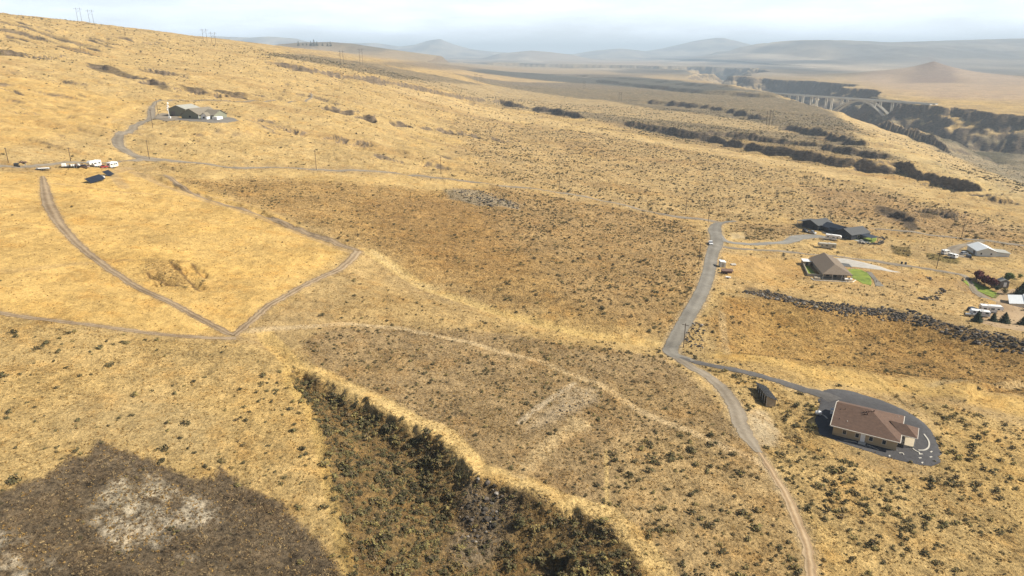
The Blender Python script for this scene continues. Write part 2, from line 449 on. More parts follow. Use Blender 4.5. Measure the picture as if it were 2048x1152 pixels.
zone([(1900, 860), (2048, 880), (2300, 950), (2300, 1100), (2000, 1000), (1880, 930)], 4, (.42, .30, .13), .6, .8, .12, 1.1)
zone([(1400, 700), (1560, 735), (1700, 772), (1900, 800), (2100, 840), (2100, 800), (1900, 770), (1700, 742), (1560, 718), (1440, 690)], 3, (.50, .345, .13), .8, .4, .012, .8)
zone([(900, 235), (1180, 260), (1480, 320), (1700, 365), (1960, 430), (2300, 500), (2300, 620), (2048, 500), (1780, 462), (1600, 440), (1420, 440), (1180, 395), (960, 345)], 14, (.405, .295, .15), .9, .7, .075, .95)
zone([(1600, 370), (1760, 388), (1960, 440), (2048, 470), (2048, 490), (1800, 455), (1650, 425)], 12, (.34, .23, .12), .7, .9, .08, .95)
zone([(700, 150), (900, 215), (1180, 262), (1480, 318), (1700, 362), (1950, 410), (1830, 368), (1600, 327), (1300, 275), (1000, 215)], 8, (.49, .365, .185), .85, .3, .010, .9)
zone([(520, 112), (700, 140), (900, 180), (1180, 240), (1480, 283), (1700, 315), (1800, 330), (1950, 372), (1860, 330), (1770, 300), (1700, 290), (1560, 245), (1300, 205), (1040, 178), (760, 130), (600, 108)], 20, (.215, .172, .112), .9, 1.0, .05, 1.0)
zone([(900, 146), (1180, 163), (1480, 182), (1600, 192), (1690, 238), (1770, 296), (1700, 290), (1560, 262), (1300, 215), (1150, 192), (980, 168)], 22, (.185, .152, .103), .9, 1.0, .05, 1.0)
zone([(800, 158), (1000, 172), (1200, 200), (1480, 240), (1600, 262), (1500, 262), (1300, 240), (1100, 222), (940, 195)], 14, (.42, .32, .175), .75, .5, .02, .9)
zone([(1180, 255), (1330, 262), (1440, 275), (1600, 300), (1700, 316), (1760, 324), (1640, 322), (1480, 300), (1330, 275)], 6, (.10, .082, .06), .35, 1.0, .03, 1.0)
zone([(920, 140), (1000, 138), (1150, 145), (1330, 160), (1450, 175), (1500, 184), (1380, 184), (1180, 166), (1000, 152)], 40, (.085, .085, .070), .95, .8, .0, 1.0)
zone([(700, 122), (900, 128), (1200, 140), (1320, 150), (1250, 158), (1000, 140), (800, 135)], 40, (.19, .155, .11), .7, .8, .0, 1.0)
zone([(1040, 118), (1320, 122), (1320, 132), (1140, 130)], 60, (.33, .26, .18), .7, .3, .0, 1.0)
zone([(600, 95), (760, 100), (1000, 124), (1300, 150), (1100, 146), (860, 126), (650, 112)], 40, (.36, .28, .17), .7, .3, .0, 1.0)
zone([(1492, 822), (1530, 812), (1562, 858), (1548, 892), (1505, 895)], 1.6, (.44, .37, .27), .75, .5, .02, .6)
zone([(1775, 490), (1816, 493), (1822, 515), (1778, 509)], 1.2, (.15, .115, .045), .9, .9, .25, .7)
zone([(1858, 510), (1880, 514), (1915, 522), (1910, 530), (1870, 524)], 1.2, (.17, .14, .05), .8, .9, .2, .8)
zone([(1450, 450), (1500, 446), (1585, 452), (1600, 462), (1570, 478), (1500, 480), (1455, 474)], 2.5, (.33, .235, .12), .85, .9, .22, .85)
zone([(1450, 462), (1480, 462), (1482, 476), (1452, 476)], 1, (.47, .37, .22), .8, .2, .0, .8)
zone([(180, 127), (215, 131), (245, 140), (265, 148), (290, 157), (270, 160), (240, 150), (205, 144)], 3, BASALT, .75, 1, 0, 1)  # upper left outcrops: dark rock tone, shade of the scarp faces painted in
zone([(290, 158), (345, 174), (335, 178), (300, 168)], 3, BASALT, .75, 1, 0, 1)
zone([(355, 168), (395, 175), (400, 184), (365, 180)], 3, BASALT, .75, 1, 0, 1)
zone([(415, 178), (490, 189), (485, 196), (430, 188)], 3, BASALT, .75, 1, 0, 1)
zone([(272, 137), (380, 155), (350, 152), (290, 144)], 3, BASALT, .65, 1, 0, 1)
zone([(0, 100), (82, 113), (60, 115), (0, 114)], 3, BASALT, .65, 1, .05, 1)
zone([(1755, 412), (1800, 420), (1812, 432), (1850, 458), (1812, 462), (1790, 440), (1755, 426)], 3, BASALT, .85, 1, 0, 1)
zone([(1830, 418), (1900, 420), (1910, 435), (1850, 438)], 4, BASALT, .55, 1, .06, 1)
zone([(300, 520), (350, 522), (385, 565), (360, 575), (300, 550)], 3, (.34, .22, .10), .35, 1, .06, .6)
zone([(1690, 262), (1760, 278), (1900, 320), (2048, 372), (2300, 430), (2300, 520), (2048, 400), (1960, 388), (1850, 345), (1740, 300)], 14, (.475, .365, .19), 1, .2, .002, 1)
zone([(1880, 330), (2048, 300), (2300, 340), (2300, 420), (2048, 385)], 30, (.26, .225, .15), .9, .8, .03, 1.4)
zone([(1700, 160), (1860, 130), (2048, 160), (2400, 200), (2400, 230), (2048, 205), (1850, 196)], 90, (.36, .27, .21), .5, .2, 0, 1)
zone([(1800, 168), (1865, 130), (1930, 168)], 40, (.20, .150, .12), .7, .3, 0, 1)
zone([(1500, 110), (2048, 118), (2500, 130), (2500, 160), (2048, 150), (1700, 130)], 200, (.17, .16, .14), .6, .2, 0, 1)
LINES = []   # (polyline, half width, soft, rgb, strength, density factor)
def line(px, hw, soft, rgb, st, df=0.1, wp=None):
    LINES.append((np.array(wp) if wp is not None else W(px), hw, soft, rgb, st, df))
line(None, 2.6, 3.0, (.52, .385, .175), .9, .35, wp=SW)
line(None, 2.3, 1.5, (.56, .41, .19), .95, .05, wp=GUL_R[:14] + np.array([.6, .9]))
line(None, 1.0, 1.5, (.50, .36, .14), .6, .3, wp=GUL_L)
line([(528, 665), (560, 700), (600, 742)], 1.9, 1.2, (.56, .40, .17), .95, .05)
line([(480, 662), (600, 655), (700, 648), (800, 655), (950, 688), (1100, 730), (1200, 770), (1300, 832), (1400, 872), (1500, 915), (1540, 940)], 1.2, .9, (.50, .385, .235), .85, .1)
line(None, 3.0, 4.0, (.12, .092, .062), .65, .9, wp=BANK - np.array([0, 2.5]))
line([(1040, 950), (1100, 888), (1165, 848), (1150, 840)], 1.6, 1.2, (.50, .38, .215), .75, .1)
line([(1040, 845), (1090, 805), (1150, 765)], .6, .9, (.50, .42, .31), .7, .1)
line([(740, 500), (820, 540), (880, 560)], 1.2, 1.5, (.52, .39, .2), .7, .3)
line([(270, 343), (400, 398), (520, 436), (640, 480), (710, 505)], 2.6, 1.6, (.36, .265, .155), .6, .3)
line([(1212, 900), (1214, 1020)], .35, .4, (.50, .37, .17), .7, .2)
line([(296, 545), (325, 559), (354, 569)], .3, .9, (.15, .095, .05), .8, .3)
line([(342, 524), (362, 542), (372, 556), (384, 562), (400, 582)], .35, .9, (.13, .085, .045), .85, .3)
line([(385, 528), (396, 545), (412, 556)], .25, .8, (.15, .095, .05), .75, .3)
line([(110, 368), (250, 383), (400, 393), (480, 405)], .8, .8, (.36, .26, .15), .55, .3)
line([(0, 545), (140, 530), (260, 520)], 1.2, 1.5, (.37, .265, .13), .5, .3)
line([(1440, 620), (1452, 700)], 1.0, 1.2, (.46, .35, .2), .6, .3)
line([(1860, 775), (1960, 760), (2060, 735)], 1.2, 1.6, (.42, .33, .19), .6, .3)
line([(170, 245), (330, 225), (480, 200)], .8, 1.2, (.44, .34, .2), .5, .3)
line([(260, 335), (225, 345), (250, 375)], 2.0, 2, (.36, .27, .17), .5, .3)

ROADS = [
 # name, photo marks, widths (m), material, priority, verge
 ('gravel_road', [(620, 184), (622, 190), (600, 197), (480, 201), (330, 200), (306, 208), (303, 222), (298, 236), (262, 254), (237, 270), (238, 288), (262, 307), (300, 319), (400, 328), (520, 336), (680, 342), (830, 350), (960, 366), (1100, 381), (1250, 408), (1350, 430), (1440, 442)], [2.6, 2.6, 2.6, 2.6, 3, 4, 6, 6, 6, 7, 7, 6.5, 6, 5, 4.5, 4, 4, 4, 4, 4.2, 5, 6], 'gravel', 0, 1.5),
 ('road', [(1470, 442), (1440, 444), (1430, 458), (1434, 478), (1424, 510), (1417, 545), (1400, 590), (1375, 632), (1350, 665), (1342, 686), (1355, 700), (1388, 713)], [3.5, 6, 9, 8.5, 6.8, 6.4, 6.2, 5.8, 5.4, 5.6, 5.2, 3.4], 'asphalt', 1, 1.4),
 ('paved_drive', [(1362, 704), (1390, 714), (1450, 731), (1540, 757), (1620, 779), (1652, 790), (1672, 800)], [2.6, 3.4, 3.4, 3.4, 3.8, 5.2, 6.5], 'darkasphalt', 1, 1.0),
 ('gravel_track', [(1352, 700), (1385, 728), (1420, 752), (1455, 788), (1473, 820), (1482, 850), (1500, 880), (1518, 905)], [3.5, 4.4, 4.2, 4.4, 4.6, 4.6, 4, 2.0], 'gravel', 0, 1.0),
 ('dirt_track', [(1518, 903), (1545, 945), (1570, 985), (1590, 1030), (1608, 1075), (1618, 1110), (1622, 1160), (1626, 1300)], [1.2, 1.8, 2.0, 2.2, 2.2, 2.0, 1.8, 1.8], 'dirt', 0, 1.2),
 ('side_road', [(-300, 333), (0, 330), (60, 330), (130, 328), (200, 325), (245, 321), (290, 316)], [5, 5, 5, 5, 4.5, 4.5, 4.5], 'gravel', 0, 1.5),
 ('driveway', [(1432, 470), (1455, 482), (1500, 487), (1550, 487), (1580, 482), (1605, 470), (1635, 470), (1655, 474)], [6, 5.5, 4.2, 4.4, 8, 11, 9, 5], 'asphalt2', 0, .8),
 ('access_road', [(1428, 486), (1460, 492), (1520, 499), (1600, 506), (1660, 513), (1740, 522), (1800, 533), (1860, 541), (1930, 555), (1985, 580), (2060, 600), (2200, 640)], [5, 4.6, 4.2, 4.0, 4.2, 4.6, 4.4, 4, 4, 5, 6, 6], 'gravel', 0, 1.0),
 ('upper_road', [(1740, 457), (1790, 462), (1840, 468), (1920, 478), (1990, 487), (2060, 496), (2300, 530)], [3, 4.4, 4.6, 5, 5, 5, 5], 'gravel', 0, 1.0),
 ('yard_drive', [(1965, 486), (1930, 492), (1905, 502), (1920, 514), (1935, 518)], [4, 5, 7, 9, 8], 'gravel', 0, .8),
 ('field_track', [(86, 356), (92, 385), (100, 415), (125, 455), (180, 508), (262, 565), (368, 620), (462, 668)], [2.0, 4.2, 4.6, 3.6, 3.0, 2.6, 2.3, 2.4], 'dirt2', 0, .8),
 ('field_track', [(466, 670), (500, 645), (540, 612), (600, 577), (650, 550), (695, 522), (716, 502)], [2.2, 2.2, 2.3, 2.5, 2.6, 3, 3.4], 'dirt2', 0, .8),
 ('field_track', [(330, 352), (400, 392), (520, 430), (640, 474), (715, 500)], [2.6, 2.8, 3.0, 3.2, 3.4], 'dirt2', 0, .8),
 ('field_track', [(-300, 590), (0, 627), (150, 648), (300, 667), (400, 675), (472, 675)], [2, 2, 2, 2, 2.1, 2.1], 'dirt2', 0, .8),
]

def smooth_path(P, widths, step):
    P = np.asarray(P, float); n = len(P)
    outp, outw = [], []
    for i in range(n - 1):
        p0 = P[max(i - 1, 0)]; p1 = P[i]; p2 = P[i + 1]; p3 = P[min(i + 2, n - 1)]
        L = np.hypot(*(p2 - p1)); m = max(2, int(L / step))
        # centripetal-ish tangents
        d01 = max(np.hypot(*(p1 - p0)), 1e-3); d12 = max(L, 1e-3); d23 = max(np.hypot(*(p3 - p2)), 1e-3)
        m1 = (p2 - p0) / (d01 + d12) * d12 if i > 0 else (p2 - p1)
        m2 = (p3 - p1) / (d12 + d23) * d12 if i < n - 2 else (p2 - p1)
        for k in range(m):
            t = k / m; t2 = t * t; t3 = t2 * t
            outp.append((2 * t3 - 3 * t2 + 1) * p1 + (t3 - 2 * t2 + t) * m1 + (-2 * t3 + 3 * t2) * p2 + (t3 - t2) * m2)
            outw.append(widths[i] * (1 - t) + widths[i + 1] * t)
    outp.append(P[-1]); outw.append(widths[-1])
    return np.array(outp), np.array(outw)

ROADW = []
for nm, px, ww, mt, pr, vg in ROADS:
    P, w = smooth_path(W(px), ww, 2.5)
    ROADW.append((nm, P, w, mt, pr, vg))

def cover(x, y):
    """albedo, clumpiness, shrub density, shrub size at map points"""
    n = len(x); r = np.hypot(x, y)
    c = np.empty((n, 3)); cl = np.full(n, .5); de = np.full(n, .012); sz = np.full(n, .9)
    t = sm(.5 + 1.1 * fbm(x, y, 70, 3, 101))[:, None]
    c[:] = np.array(STRAW) * (1 - t) + np.array(TAN) * t
    far = sm((r - 2200) / 2500)[:, None]
    t2 = sm(.5 + 1.4 * fbm(x, y * .45, 700, 5, 102))[:, None]
    t3 = sm(.5 + 2.0 * fbm(x + 300, y * .3, 380, 4, 147))[:, None]
    c = c * (1 - far) + far * (np.array((.37, .31, .225)) * t2 + np.array((.12, .11, .092)) * (1 - t2)) * (.72 + .4 * t3)
    de[r > 1500] = 0
    sc = np.clip(r / 120, .5, 30)
    wx = x + fbm(x / sc, y / sc, 9, 4, 103) * sc * 2.6
    wy = y + fbm(x / sc, y / sc, 9, 4, 104) * sc * 2.6
    ex = x + fbm(x, y, 2.2, 4, 145) * 1.9; ey = y + fbm(x, y, 2.2, 4, 146) * 1.9
    for P, soft, rgb, st, clump, dens, size in ZONES:
        k = culled(x, y, P, soft * 2 + 8 + 0.04 * np.hypot(*P.mean(0)))
        if not len(k): continue
        s = poly_sd(wx[k], wy[k], P) if rgb is not BURN else poly_sd(.4 * wx[k] + .6 * ex[k], .4 * wy[k] + .6 * ey[k], P)
        w = sm(.5 + s / (2 * soft)) * st
        if rgb is ASH: w = w * sm(.55 + 1.5 * fbm(x[k], y[k], 2.4, 4, 110) + 1.6 * fbm(x[k], y[k], 9, 3, 111)) * sm((s + .5) / 2.5)
        a = w > 0
        k = k[a]; w = w[a]
        c[k] = c[k] * (1 - w[:, None]) + np.array(rgb) * w[:, None]
        w = np.minimum(w / max(st, .01), 1)
        if clump is not None: cl[k] += (clump - cl[k]) * w
        if dens is not None: de[k] += (dens - de[k]) * w
        if size is not None: sz[k] += (size - sz[k]) * w
    for P, hw, soft, rgb, st, df in LINES:
        k = culled(x, y, P, hw + soft + 3)
        if not len(k): continue
        d = seg_dist(wx[k] * .3 + x[k] * .7, wy[k] * .3 + y[k] * .7, P)[0]
        w = (1 - sm((d - hw) / soft + .3)) * st
        c[k] = c[k] * (1 - w[:, None]) + np.array(rgb) * w[:, None]
        de[k] *= 1 - (1 - df) * np.minimum(w / st, 1)
    for nm, P, w_, mt, pr, vg in ROADW:
        k = culled(x, y, P, w_.max() + vg * 2 + 2)
        if not len(k): continue
        Q = P[::3] if len(P) > 12 else P
        Q = np.vstack([Q, P[-1:]])
        d, _, arc, L = seg_dist(x[k], y[k], Q)
        hw = np.interp(arc, np.linspace(0, L, len(w_)), w_) / 2
        e = d - hw + fbm(x[k], y[k], 3, 2, 105) * .8
        w = (1 - sm(e / (vg * 1.6) + .2)) * .75
        rgb = np.array((.40, .315, .205) if mt != 'dirt2' else (.34, .25, .145))
        c[k] = c[k] * (1 - w[:, None]) + rgb * w[:, None]
        de[k] *= (d - hw) > .5
        verge = np.exp(-((d - hw - 1.8) / 1.0) ** 2) * (pr + .25) * (r[k] > 120) * (mt != 'dirt2') * (mt != 'dirt')
        de[k] += .05 * verge
    # scrub patch: mottled by bare soil between the plants
    k = culled(x, y, ZONES[6][0], 1)
    if len(k):
        s = poly_sd(wx[k], wy[k], ZONES[6][0])
        w = sm(s / 1.5) * sm(-.1 + 1.7 * fbm(x[k], y[k], 1.3, 4, 130) + 1.0 * fbm(x[k], y[k], 14, 3, 131)) * .55
        c[k] = c[k] * (1 - w[:, None]) + np.array((.30, .235, .155)) * w[:, None]
        w = sm(s / 1.0) * sm(-.2 + 2.2 * fbm(x[k], y[k], .9, 3, 132)) * .5
        c[k] *= 1 - w[:, None]
    # erosion scars in the golden field, and brown washes on the middle slopes
    k = np.nonzero((r > 300) & (r < 1500))[0]
    w = sm(-.25 + 2.6 * fbm(x[k] / 3.5, y[k] + .22 * x[k], 55, 4, 133)) * .42
    c[k] = c[k] * (1 - w[:, None]) + np.array((.31, .195, .085)) * w[:, None]
    # gorge: scrub covered floor, bare golden near side
    k = culled(x, y, GOR_P, 5)
    if len(k):
        s = poly_sd(x[k], y[k], GOR_P); dl = seg_dist(x[k], y[k], RIM_L)[0]
        w = sm((s - 20) / 30) * sm((dl - 135 + 50 * fbm(x[k], y[k], 130, 3, 140)) / 45)
        m2 = sm(.45 + 1.5 * fbm(x[k], y[k], 120, 4, 141))[:, None]
        fl = np.array((.30, .25, .17)) * (1 - m2) + np.array((.115, .105, .07)) * m2
        c[k] = c[k] * (1 - w[:, None]) + fl * w[:, None]
        cl[k] += (.9 - cl[k]) * w
        w2 = sm(s / 15) * (1 - w)
        c[k] = c[k] * (1 - .8 * w2[:, None]) + np.array((.46, .35, .19)) * .8 * w2[:, None]
    # broad tone drift and streaks that follow the slope
    v = 1 + .10 * fbm(x, y, 45, 4, 106) + .10 * fbm(x + y * .25, y * .22, 9, 3, 107) * np.clip(1.6 - r / 900, 0, 1)
    c *= v[:, None]
    w = sm(.2 + 1.6 * fbm(x, y, 33, 3, 108)) * .35
    c[:, 2] *= 1 - .25 * w; c[:, 1] *= 1 - .06 * w
    c = c * np.where((r < 2200)[:, None], np.array((.90, .86, .765)), np.array((.90, .87, .86)))
    return c, cl, de, sz

# ------------------------------------------------------------------ helpers for objects
MATS = {}
def tag(o, label=None, cat=None, group=None, kind=None):
    if label: o['label'] = label
    if cat: o['category'] = cat
    if group: o['group'] = group
    if kind: o['kind'] = kind
    return o
def nd(nt, t, **kw):
    n = nt.nodes.new(t)
    for k, v in kw.items():
        setattr(n, k, v)
    return n
def material(name, color, rough=.8, var=.15, scale=2.0, bump=.0, metallic=0.0, spec=.3, color2=None, emit=None, stretch=None):
    if name in MATS: return MATS[name]
    m = bpy.data.materials.new(name); m.use_nodes = True
    nt = m.node_tree; b = nt.nodes['Principled BSDF']
    b.inputs['Roughness'].default_value = rough
    b.inputs['Metallic'].default_value = metallic
    b.inputs['Specular IOR Level'].default_value = spec
    tcn = nd(nt, 'ShaderNodeTexCoord')
    mpn = nd(nt, 'ShaderNodeMapping')
    if stretch: mpn.inputs['Scale'].default_value = stretch
    no = nd(nt, 'ShaderNodeTexNoise'); no.inputs['Scale'].default_value = scale; no.inputs['Detail'].default_value = 5
    no.inputs['Roughness'].default_value = .65
    nt.links.new(tcn.outputs['Object'], mpn.inputs[0]); nt.links.new(mpn.outputs[0], no.inputs['Vector'])
    r = nd(nt, 'ShaderNodeValToRGB')
    r.color_ramp.elements[0].position = .3; r.color_ramp.elements[1].position = .7
    c2 = color2 or tuple(min(1, c * (1 + var)) for c in color)
    r.color_ramp.elements[0].color = (*[c * (1 - var) for c in color], 1)
    r.color_ramp.elements[1].color = (*c2, 1)
    nt.links.new(no.outputs['Fac'], r.inputs['Fac']); nt.links.new(r.outputs['Color'], b.inputs['Base Color'])
    if bump:
        bp = nd(nt, 'ShaderNodeBump'); bp.inputs['Distance'].default_value = bump; bp.inputs['Strength'].default_value = 1
        nt.links.new(no.outputs['Fac'], bp.inputs['Height']); nt.links.new(bp.outputs[0], b.inputs['Normal'])
    MATS[name] = m
    return m

def link_mesh(name, verts, faces, mat, parent=None, smooth=False):
    me = bpy.data.meshes.new(name)
    me.from_pydata([tuple(v) for v in verts], [], [tuple(f) for f in faces])
    if mat: me.materials.append(mat)
    if smooth: me.polygons.foreach_set('use_smooth', [True] * len(me.polygons))
    me.update()
    o = bpy.data.objects.new(name, me); COL.objects.link(o)
    if parent is not None: o.parent = parent
    return o

# ------------------------------------------------------------------ ground material
def ground_material():
    m = bpy.data.materials.new('dry_ground'); m.use_nodes = True
    nt = m.node_tree; L = nt.links; b = nt.nodes['Principled BSDF']
    b.inputs['Roughness'].default_value = .95; b.inputs['Specular IOR Level'].default_value = .1
    geo = nd(nt, 'ShaderNodeNewGeometry')
    at = nd(nt, 'ShaderNodeAttribute'); at.attribute_name = 'tint'
    ax = nd(nt, 'ShaderNodeAttribute'); ax.attribute_name = 'cover'
    sep = nd(nt, 'ShaderNodeSeparateColor'); L.new(ax.outputs['Color'], sep.inputs[0])
    def noise(scale, det, rough, sx=(1, 1, 1)):
        mp = nd(nt, 'ShaderNodeMapping'); mp.inputs['Scale'].default_value = sx
        L.new(geo.outputs['Position'], mp.inputs[0])
        n = nd(nt, 'ShaderNodeTexNoise'); n.inputs['Scale'].default_value = scale; n.inputs['Detail'].default_value = det; n.inputs['Roughness'].default_value = rough
        L.new(mp.outputs[0], n.inputs['Vector']); return n.outputs['Fac']
    def mrange(v, a, b_, c, d):
        r = nd(nt, 'ShaderNodeMapRange'); r.inputs[1].default_value = a; r.inputs[2].default_value = b_; r.inputs[3].default_value = c; r.inputs[4].default_value = d
        L.new(v, r.inputs[0]); return r.outputs[0]
    def math_(op, a, b2):
        n = nd(nt, 'ShaderNodeMath', operation=op)
        for i, v in enumerate((a, b2)):
            if isinstance(v, (int, float)): n.inputs[i].default_value = v
            else: L.new(v, n.inputs[i])
        return n.outputs[0]
    nf = noise(1.5, 7, .72)
    nm = noise(.33, 5, .68)
    nl = noise(.05, 4, .6)
    ns = noise(.5, 4, .65, (1.0, .25, 1))
    f1 = mrange(nf, .30, .70, -.55, .50)
    f2 = mrange(nm, .33, .67, -.34, .28)
    f3 = mrange(nl, .35, .65, -.13, .13)
    f4 = mrange(ns, .38, .62, -.10, .10)
    cl = mrange(sep.outputs[0], 0, 1, .30, 1.2)
    f5 = mrange(noise(5.5, 5, .75), .3, .7, -.28, .26)
    s = math_('MULTIPLY', math_('ADD', math_('ADD', f1, f2), f5), cl)
    s = math_('ADD', math_('ADD', s, f3), f4)
    s = math_('ADD', s, 1.0)
    # far shrubs, painted as dark cover where single plants are under a pixel
    vor = nd(nt, 'ShaderNodeTexVoronoi'); vor.inputs['Scale'].default_value = .115
    L.new(geo.outputs['Position'], vor.inputs['Vector'])
    dot = mrange(vor.outputs['Distance'], .22, .38, 1, 0)
    vm = mrange(noise(.02, 3, .6), .42, .6, 0, 1)
    dd = math_('MULTIPLY', math_('MULTIPLY', dot, sep.outputs[1]), math_('ADD', vm, .25))
    dd = nd(nt, 'ShaderNodeMath', operation='MINIMUM'); dd.inputs[1].default_value = .9
    L.new(math_('MULTIPLY', math_('MULTIPLY', dot, sep.outputs[1]), math_('ADD', vm, .3)), dd.inputs[0])
    vs = nd(nt, 'ShaderNodeVectorMath', operation='SCALE')
    L.new(at.outputs['Color'], vs.inputs[0]); L.new(s, vs.inputs['Scale'])
    # hue drift towards orange soil
    mx = nd(nt, 'ShaderNodeMix', data_type='RGBA'); mx.blend_type = 'MULTIPLY'
    L.new(vs.outputs[0], mx.inputs[6]); mx.inputs[7].default_value = (1.0, .84, .62, 1)
    L.new(mrange(noise(.11, 5, .7), .5, .7, 0, .65), mx.inputs[0])
    # rock
    rk = nd(nt, 'ShaderNodeMix', data_type='RGBA')
    rr = nd(nt, 'ShaderNodeValToRGB'); rr.color_ramp.elements[0].color = (.042, .033, .026, 1); rr.color_ramp.elements[1].color = (.25, .185, .12, 1)
    rr.color_ramp.elements[0].position = .35; rr.color_ramp.elements[1].position = .7
    L.new(noise(.16, 7, .75, (1, 1, 4)), rr.inputs['Fac'])
    L.new(mx.outputs[2], rk.inputs[6]); L.new(rr.outputs[0], rk.inputs[7]); L.new(sep.outputs[2], rk.inputs[0])
    dk = nd(nt, 'ShaderNodeMix', data_type='RGBA'); dk.inputs[7].default_value = (.075, .068, .040, 1)
    L.new(dd.outputs[0], dk.inputs[0]); L.new(rk.outputs[2], dk.inputs[6])
    L.new(dk.outputs[2], b.inputs['Base Color'])
    bp = nd(nt, 'ShaderNodeBump'); bp.inputs['Distance'].default_value = 1.3; bp.inputs['Strength'].default_value = 1.0
    hh = math_('MULTIPLY', math_('ADD', math_('MULTIPLY', nf, .55), math_('MULTIPLY', nm, .9)), mrange(sep.outputs[0], 0, 1, .25, 1.1))
    L.new(hh, bp.inputs['Height']); L.new(bp.outputs[0], b.inputs['Normal'])
    return m

# ------------------------------------------------------------------ the ground sheet: finer close to the view point, reaches the horizon
fine = np.radians(np.linspace(-43, 43, 1300))
side_ = np.radians(np.linspace(43, 317, 190)[1:-1])
THETA = np.concatenate([fine, side_])           # clockwise from +Y
rs = [6.0]
while rs[-1] < 34000:
    r_ = rs[-1]
    rs.append(r_ + max(.34, r_ * .0042) if r_ > 55 else r_ + 3.0)
RR = np.array(rs)
nt_, nr_ = len(THETA), len(RR)
TT, R2 = np.meshgrid(THETA, RR)
XX = R2 * np.sin(TT); YY = R2 * np.cos(TT)
ZZ = None
def build_grid():
    global ZZ
    ZZ = H(XX.ravel(), YY.ravel()).reshape(XX.shape)
def Z(x, y):
    """height of the ground mesh itself"""
    shp = np.shape(x)
    x = np.atleast_1d(np.asarray(x, float)).ravel(); y = np.atleast_1d(np.asarray(y, float)).ravel()
    th = np.arctan2(x, y); th = np.where(th < THETA[0], th + 2 * pi, th)
    r = np.hypot(x, y)
    i = np.clip(np.searchsorted(THETA, th) - 1, 0, nt_ - 2)
    j = np.clip(np.searchsorted(RR, r) - 1, 0, nr_ - 2)
    a = np.clip((th - THETA[i]) / (THETA[i + 1] - THETA[i]), 0, 1); b = np.clip((r - RR[j]) / (RR[j + 1] - RR[j]), 0, 1)
    z = (ZZ[j, i] * (1 - a) + ZZ[j, i + 1] * a) * (1 - b) + (ZZ[j + 1, i] * (1 - a) + ZZ[j + 1, i + 1] * a) * b
    return z.reshape(shp)
def at(px, py):
    q = hit(px, py, Z)
    return Vector(q)
def zat(x, y): return float(Z(x, y))

def build_ground():
    n = nt_ * nr_
    V = np.empty((n + 1, 3)); V[:n, 0] = XX.ravel(); V[:n, 1] = YY.ravel(); V[:n, 2] = ZZ.ravel()
    V[n] = (0, 0, ZZ[0].mean())
    j, i = np.meshgrid(np.arange(nr_ - 1), np.arange(nt_), indexing='ij')
    i2 = (i + 1) % nt_
    Q = np.stack([j * nt_ + i, (j + 1) * nt_ + i, (j + 1) * nt_ + i2, j * nt_ + i2], -1).reshape(-1, 4)
    Q = Q[:, ::-1]
    T = np.stack([np.full(nt_, n), np.arange(nt_), (np.arange(nt_) + 1) % nt_], -1)[:, ::-1]
    nl = Q.size + T.size
    me = bpy.data.meshes.new('ground')
    me.vertices.add(n + 1); me.vertices.foreach_set('co', V.ravel().astype(np.float32))
    me.loops.add(nl); me.loops.foreach_set('vertex_index', np.concatenate([Q.ravel(), T.ravel()]).astype(np.int32))
    me.polygons.add(len(Q) + len(T))
    st = np.concatenate([np.arange(len(Q)) * 4, Q.size + np.arange(len(T)) * 3]).astype(np.int32)
    me.polygons.foreach_set('loop_start', st)
    me.update(calc_edges=True)
    me.polygons.foreach_set('use_smooth', np.ones(len(Q) + len(T), bool))
    # cover
    c, cl, de, sz = cover(V[:, 0], V[:, 1])
    # slope -> exposed basalt on steep far faces
    dzr = np.gradient(ZZ, axis=0) / np.gradient(RR)[:, None]
    dth = np.gradient(THETA); dth[dth <= 0] = 1e-3
    dzt = np.gradient(ZZ, axis=1) / (dth[None, :] * R2)
    slope = np.hypot(dzr, dzt).ravel(); slope = np.append(slope, 0)
    r = np.hypot(V[:, 0], V[:, 1])
    nz = fbm(V[:, 0], V[:, 1], 26, 5, 120)
    rock = sm((slope - .46 + nz * .5) / .30) * sm((r - 330) / 120) * .95
    farm = sm((r - 5200) / 2500)
    rock *= (1 - farm)
    far_dots = np.clip(de / .06, 0, 1) * sm((r - 650) / 500) + sm((r - 1500) / 500) * (1 - farm) * sm(.35 + fbm(V[:, 0], V[:, 1], 350, 4, 121)) * .8
    at1 = me.color_attributes.new('tint', 'FLOAT_COLOR', 'POINT')
    buf = np.ones((n + 1, 4), np.float32); buf[:, :3] = np.clip(c, .01, .9)
    at1.data.foreach_set('color', buf.ravel())
    at2 = me.color_attributes.new('cover', 'FLOAT_COLOR', 'POINT')
    buf2 = np.ones((n + 1, 4), np.float32); buf2[:, 0] = cl; buf2[:, 1] = np.clip(far_dots, 0, 1); buf2[:, 2] = rock
    at2.data.foreach_set('color', buf2.ravel())
    me.materials.append(ground_material())
    o = bpy.data.objects.new('ground', me); COL.objects.link(o)
    tag(o, 'dry golden grass hillside falling away to a canyon', kind='structure')
    return o
import time as _t
_t0 = _t.time()
def padat(px, py, z, r0, r1):
    d = ray(px, py); t = z / d[2]
    FLAT.append((d[0] * t, d[1] * t, z, r0, r1))
FLAT.append((85.5, 152, -88.9, 17, 26))
FLAT.append((156, 321, -101.7, 26, 36))
FLAT.append((201, 415, -106.3, 26, 38))
FLAT.append((-232, 522, -45.6, 20, 56))
FLAT.append((264, 373, -107.3, 14, 22))
FLAT.append((234, 293, -108.6, 20, 30))
build_grid(); print('grid', nt_, nr_, _t.time() - _t0)
build_ground(); print('ground', _t.time() - _t0)

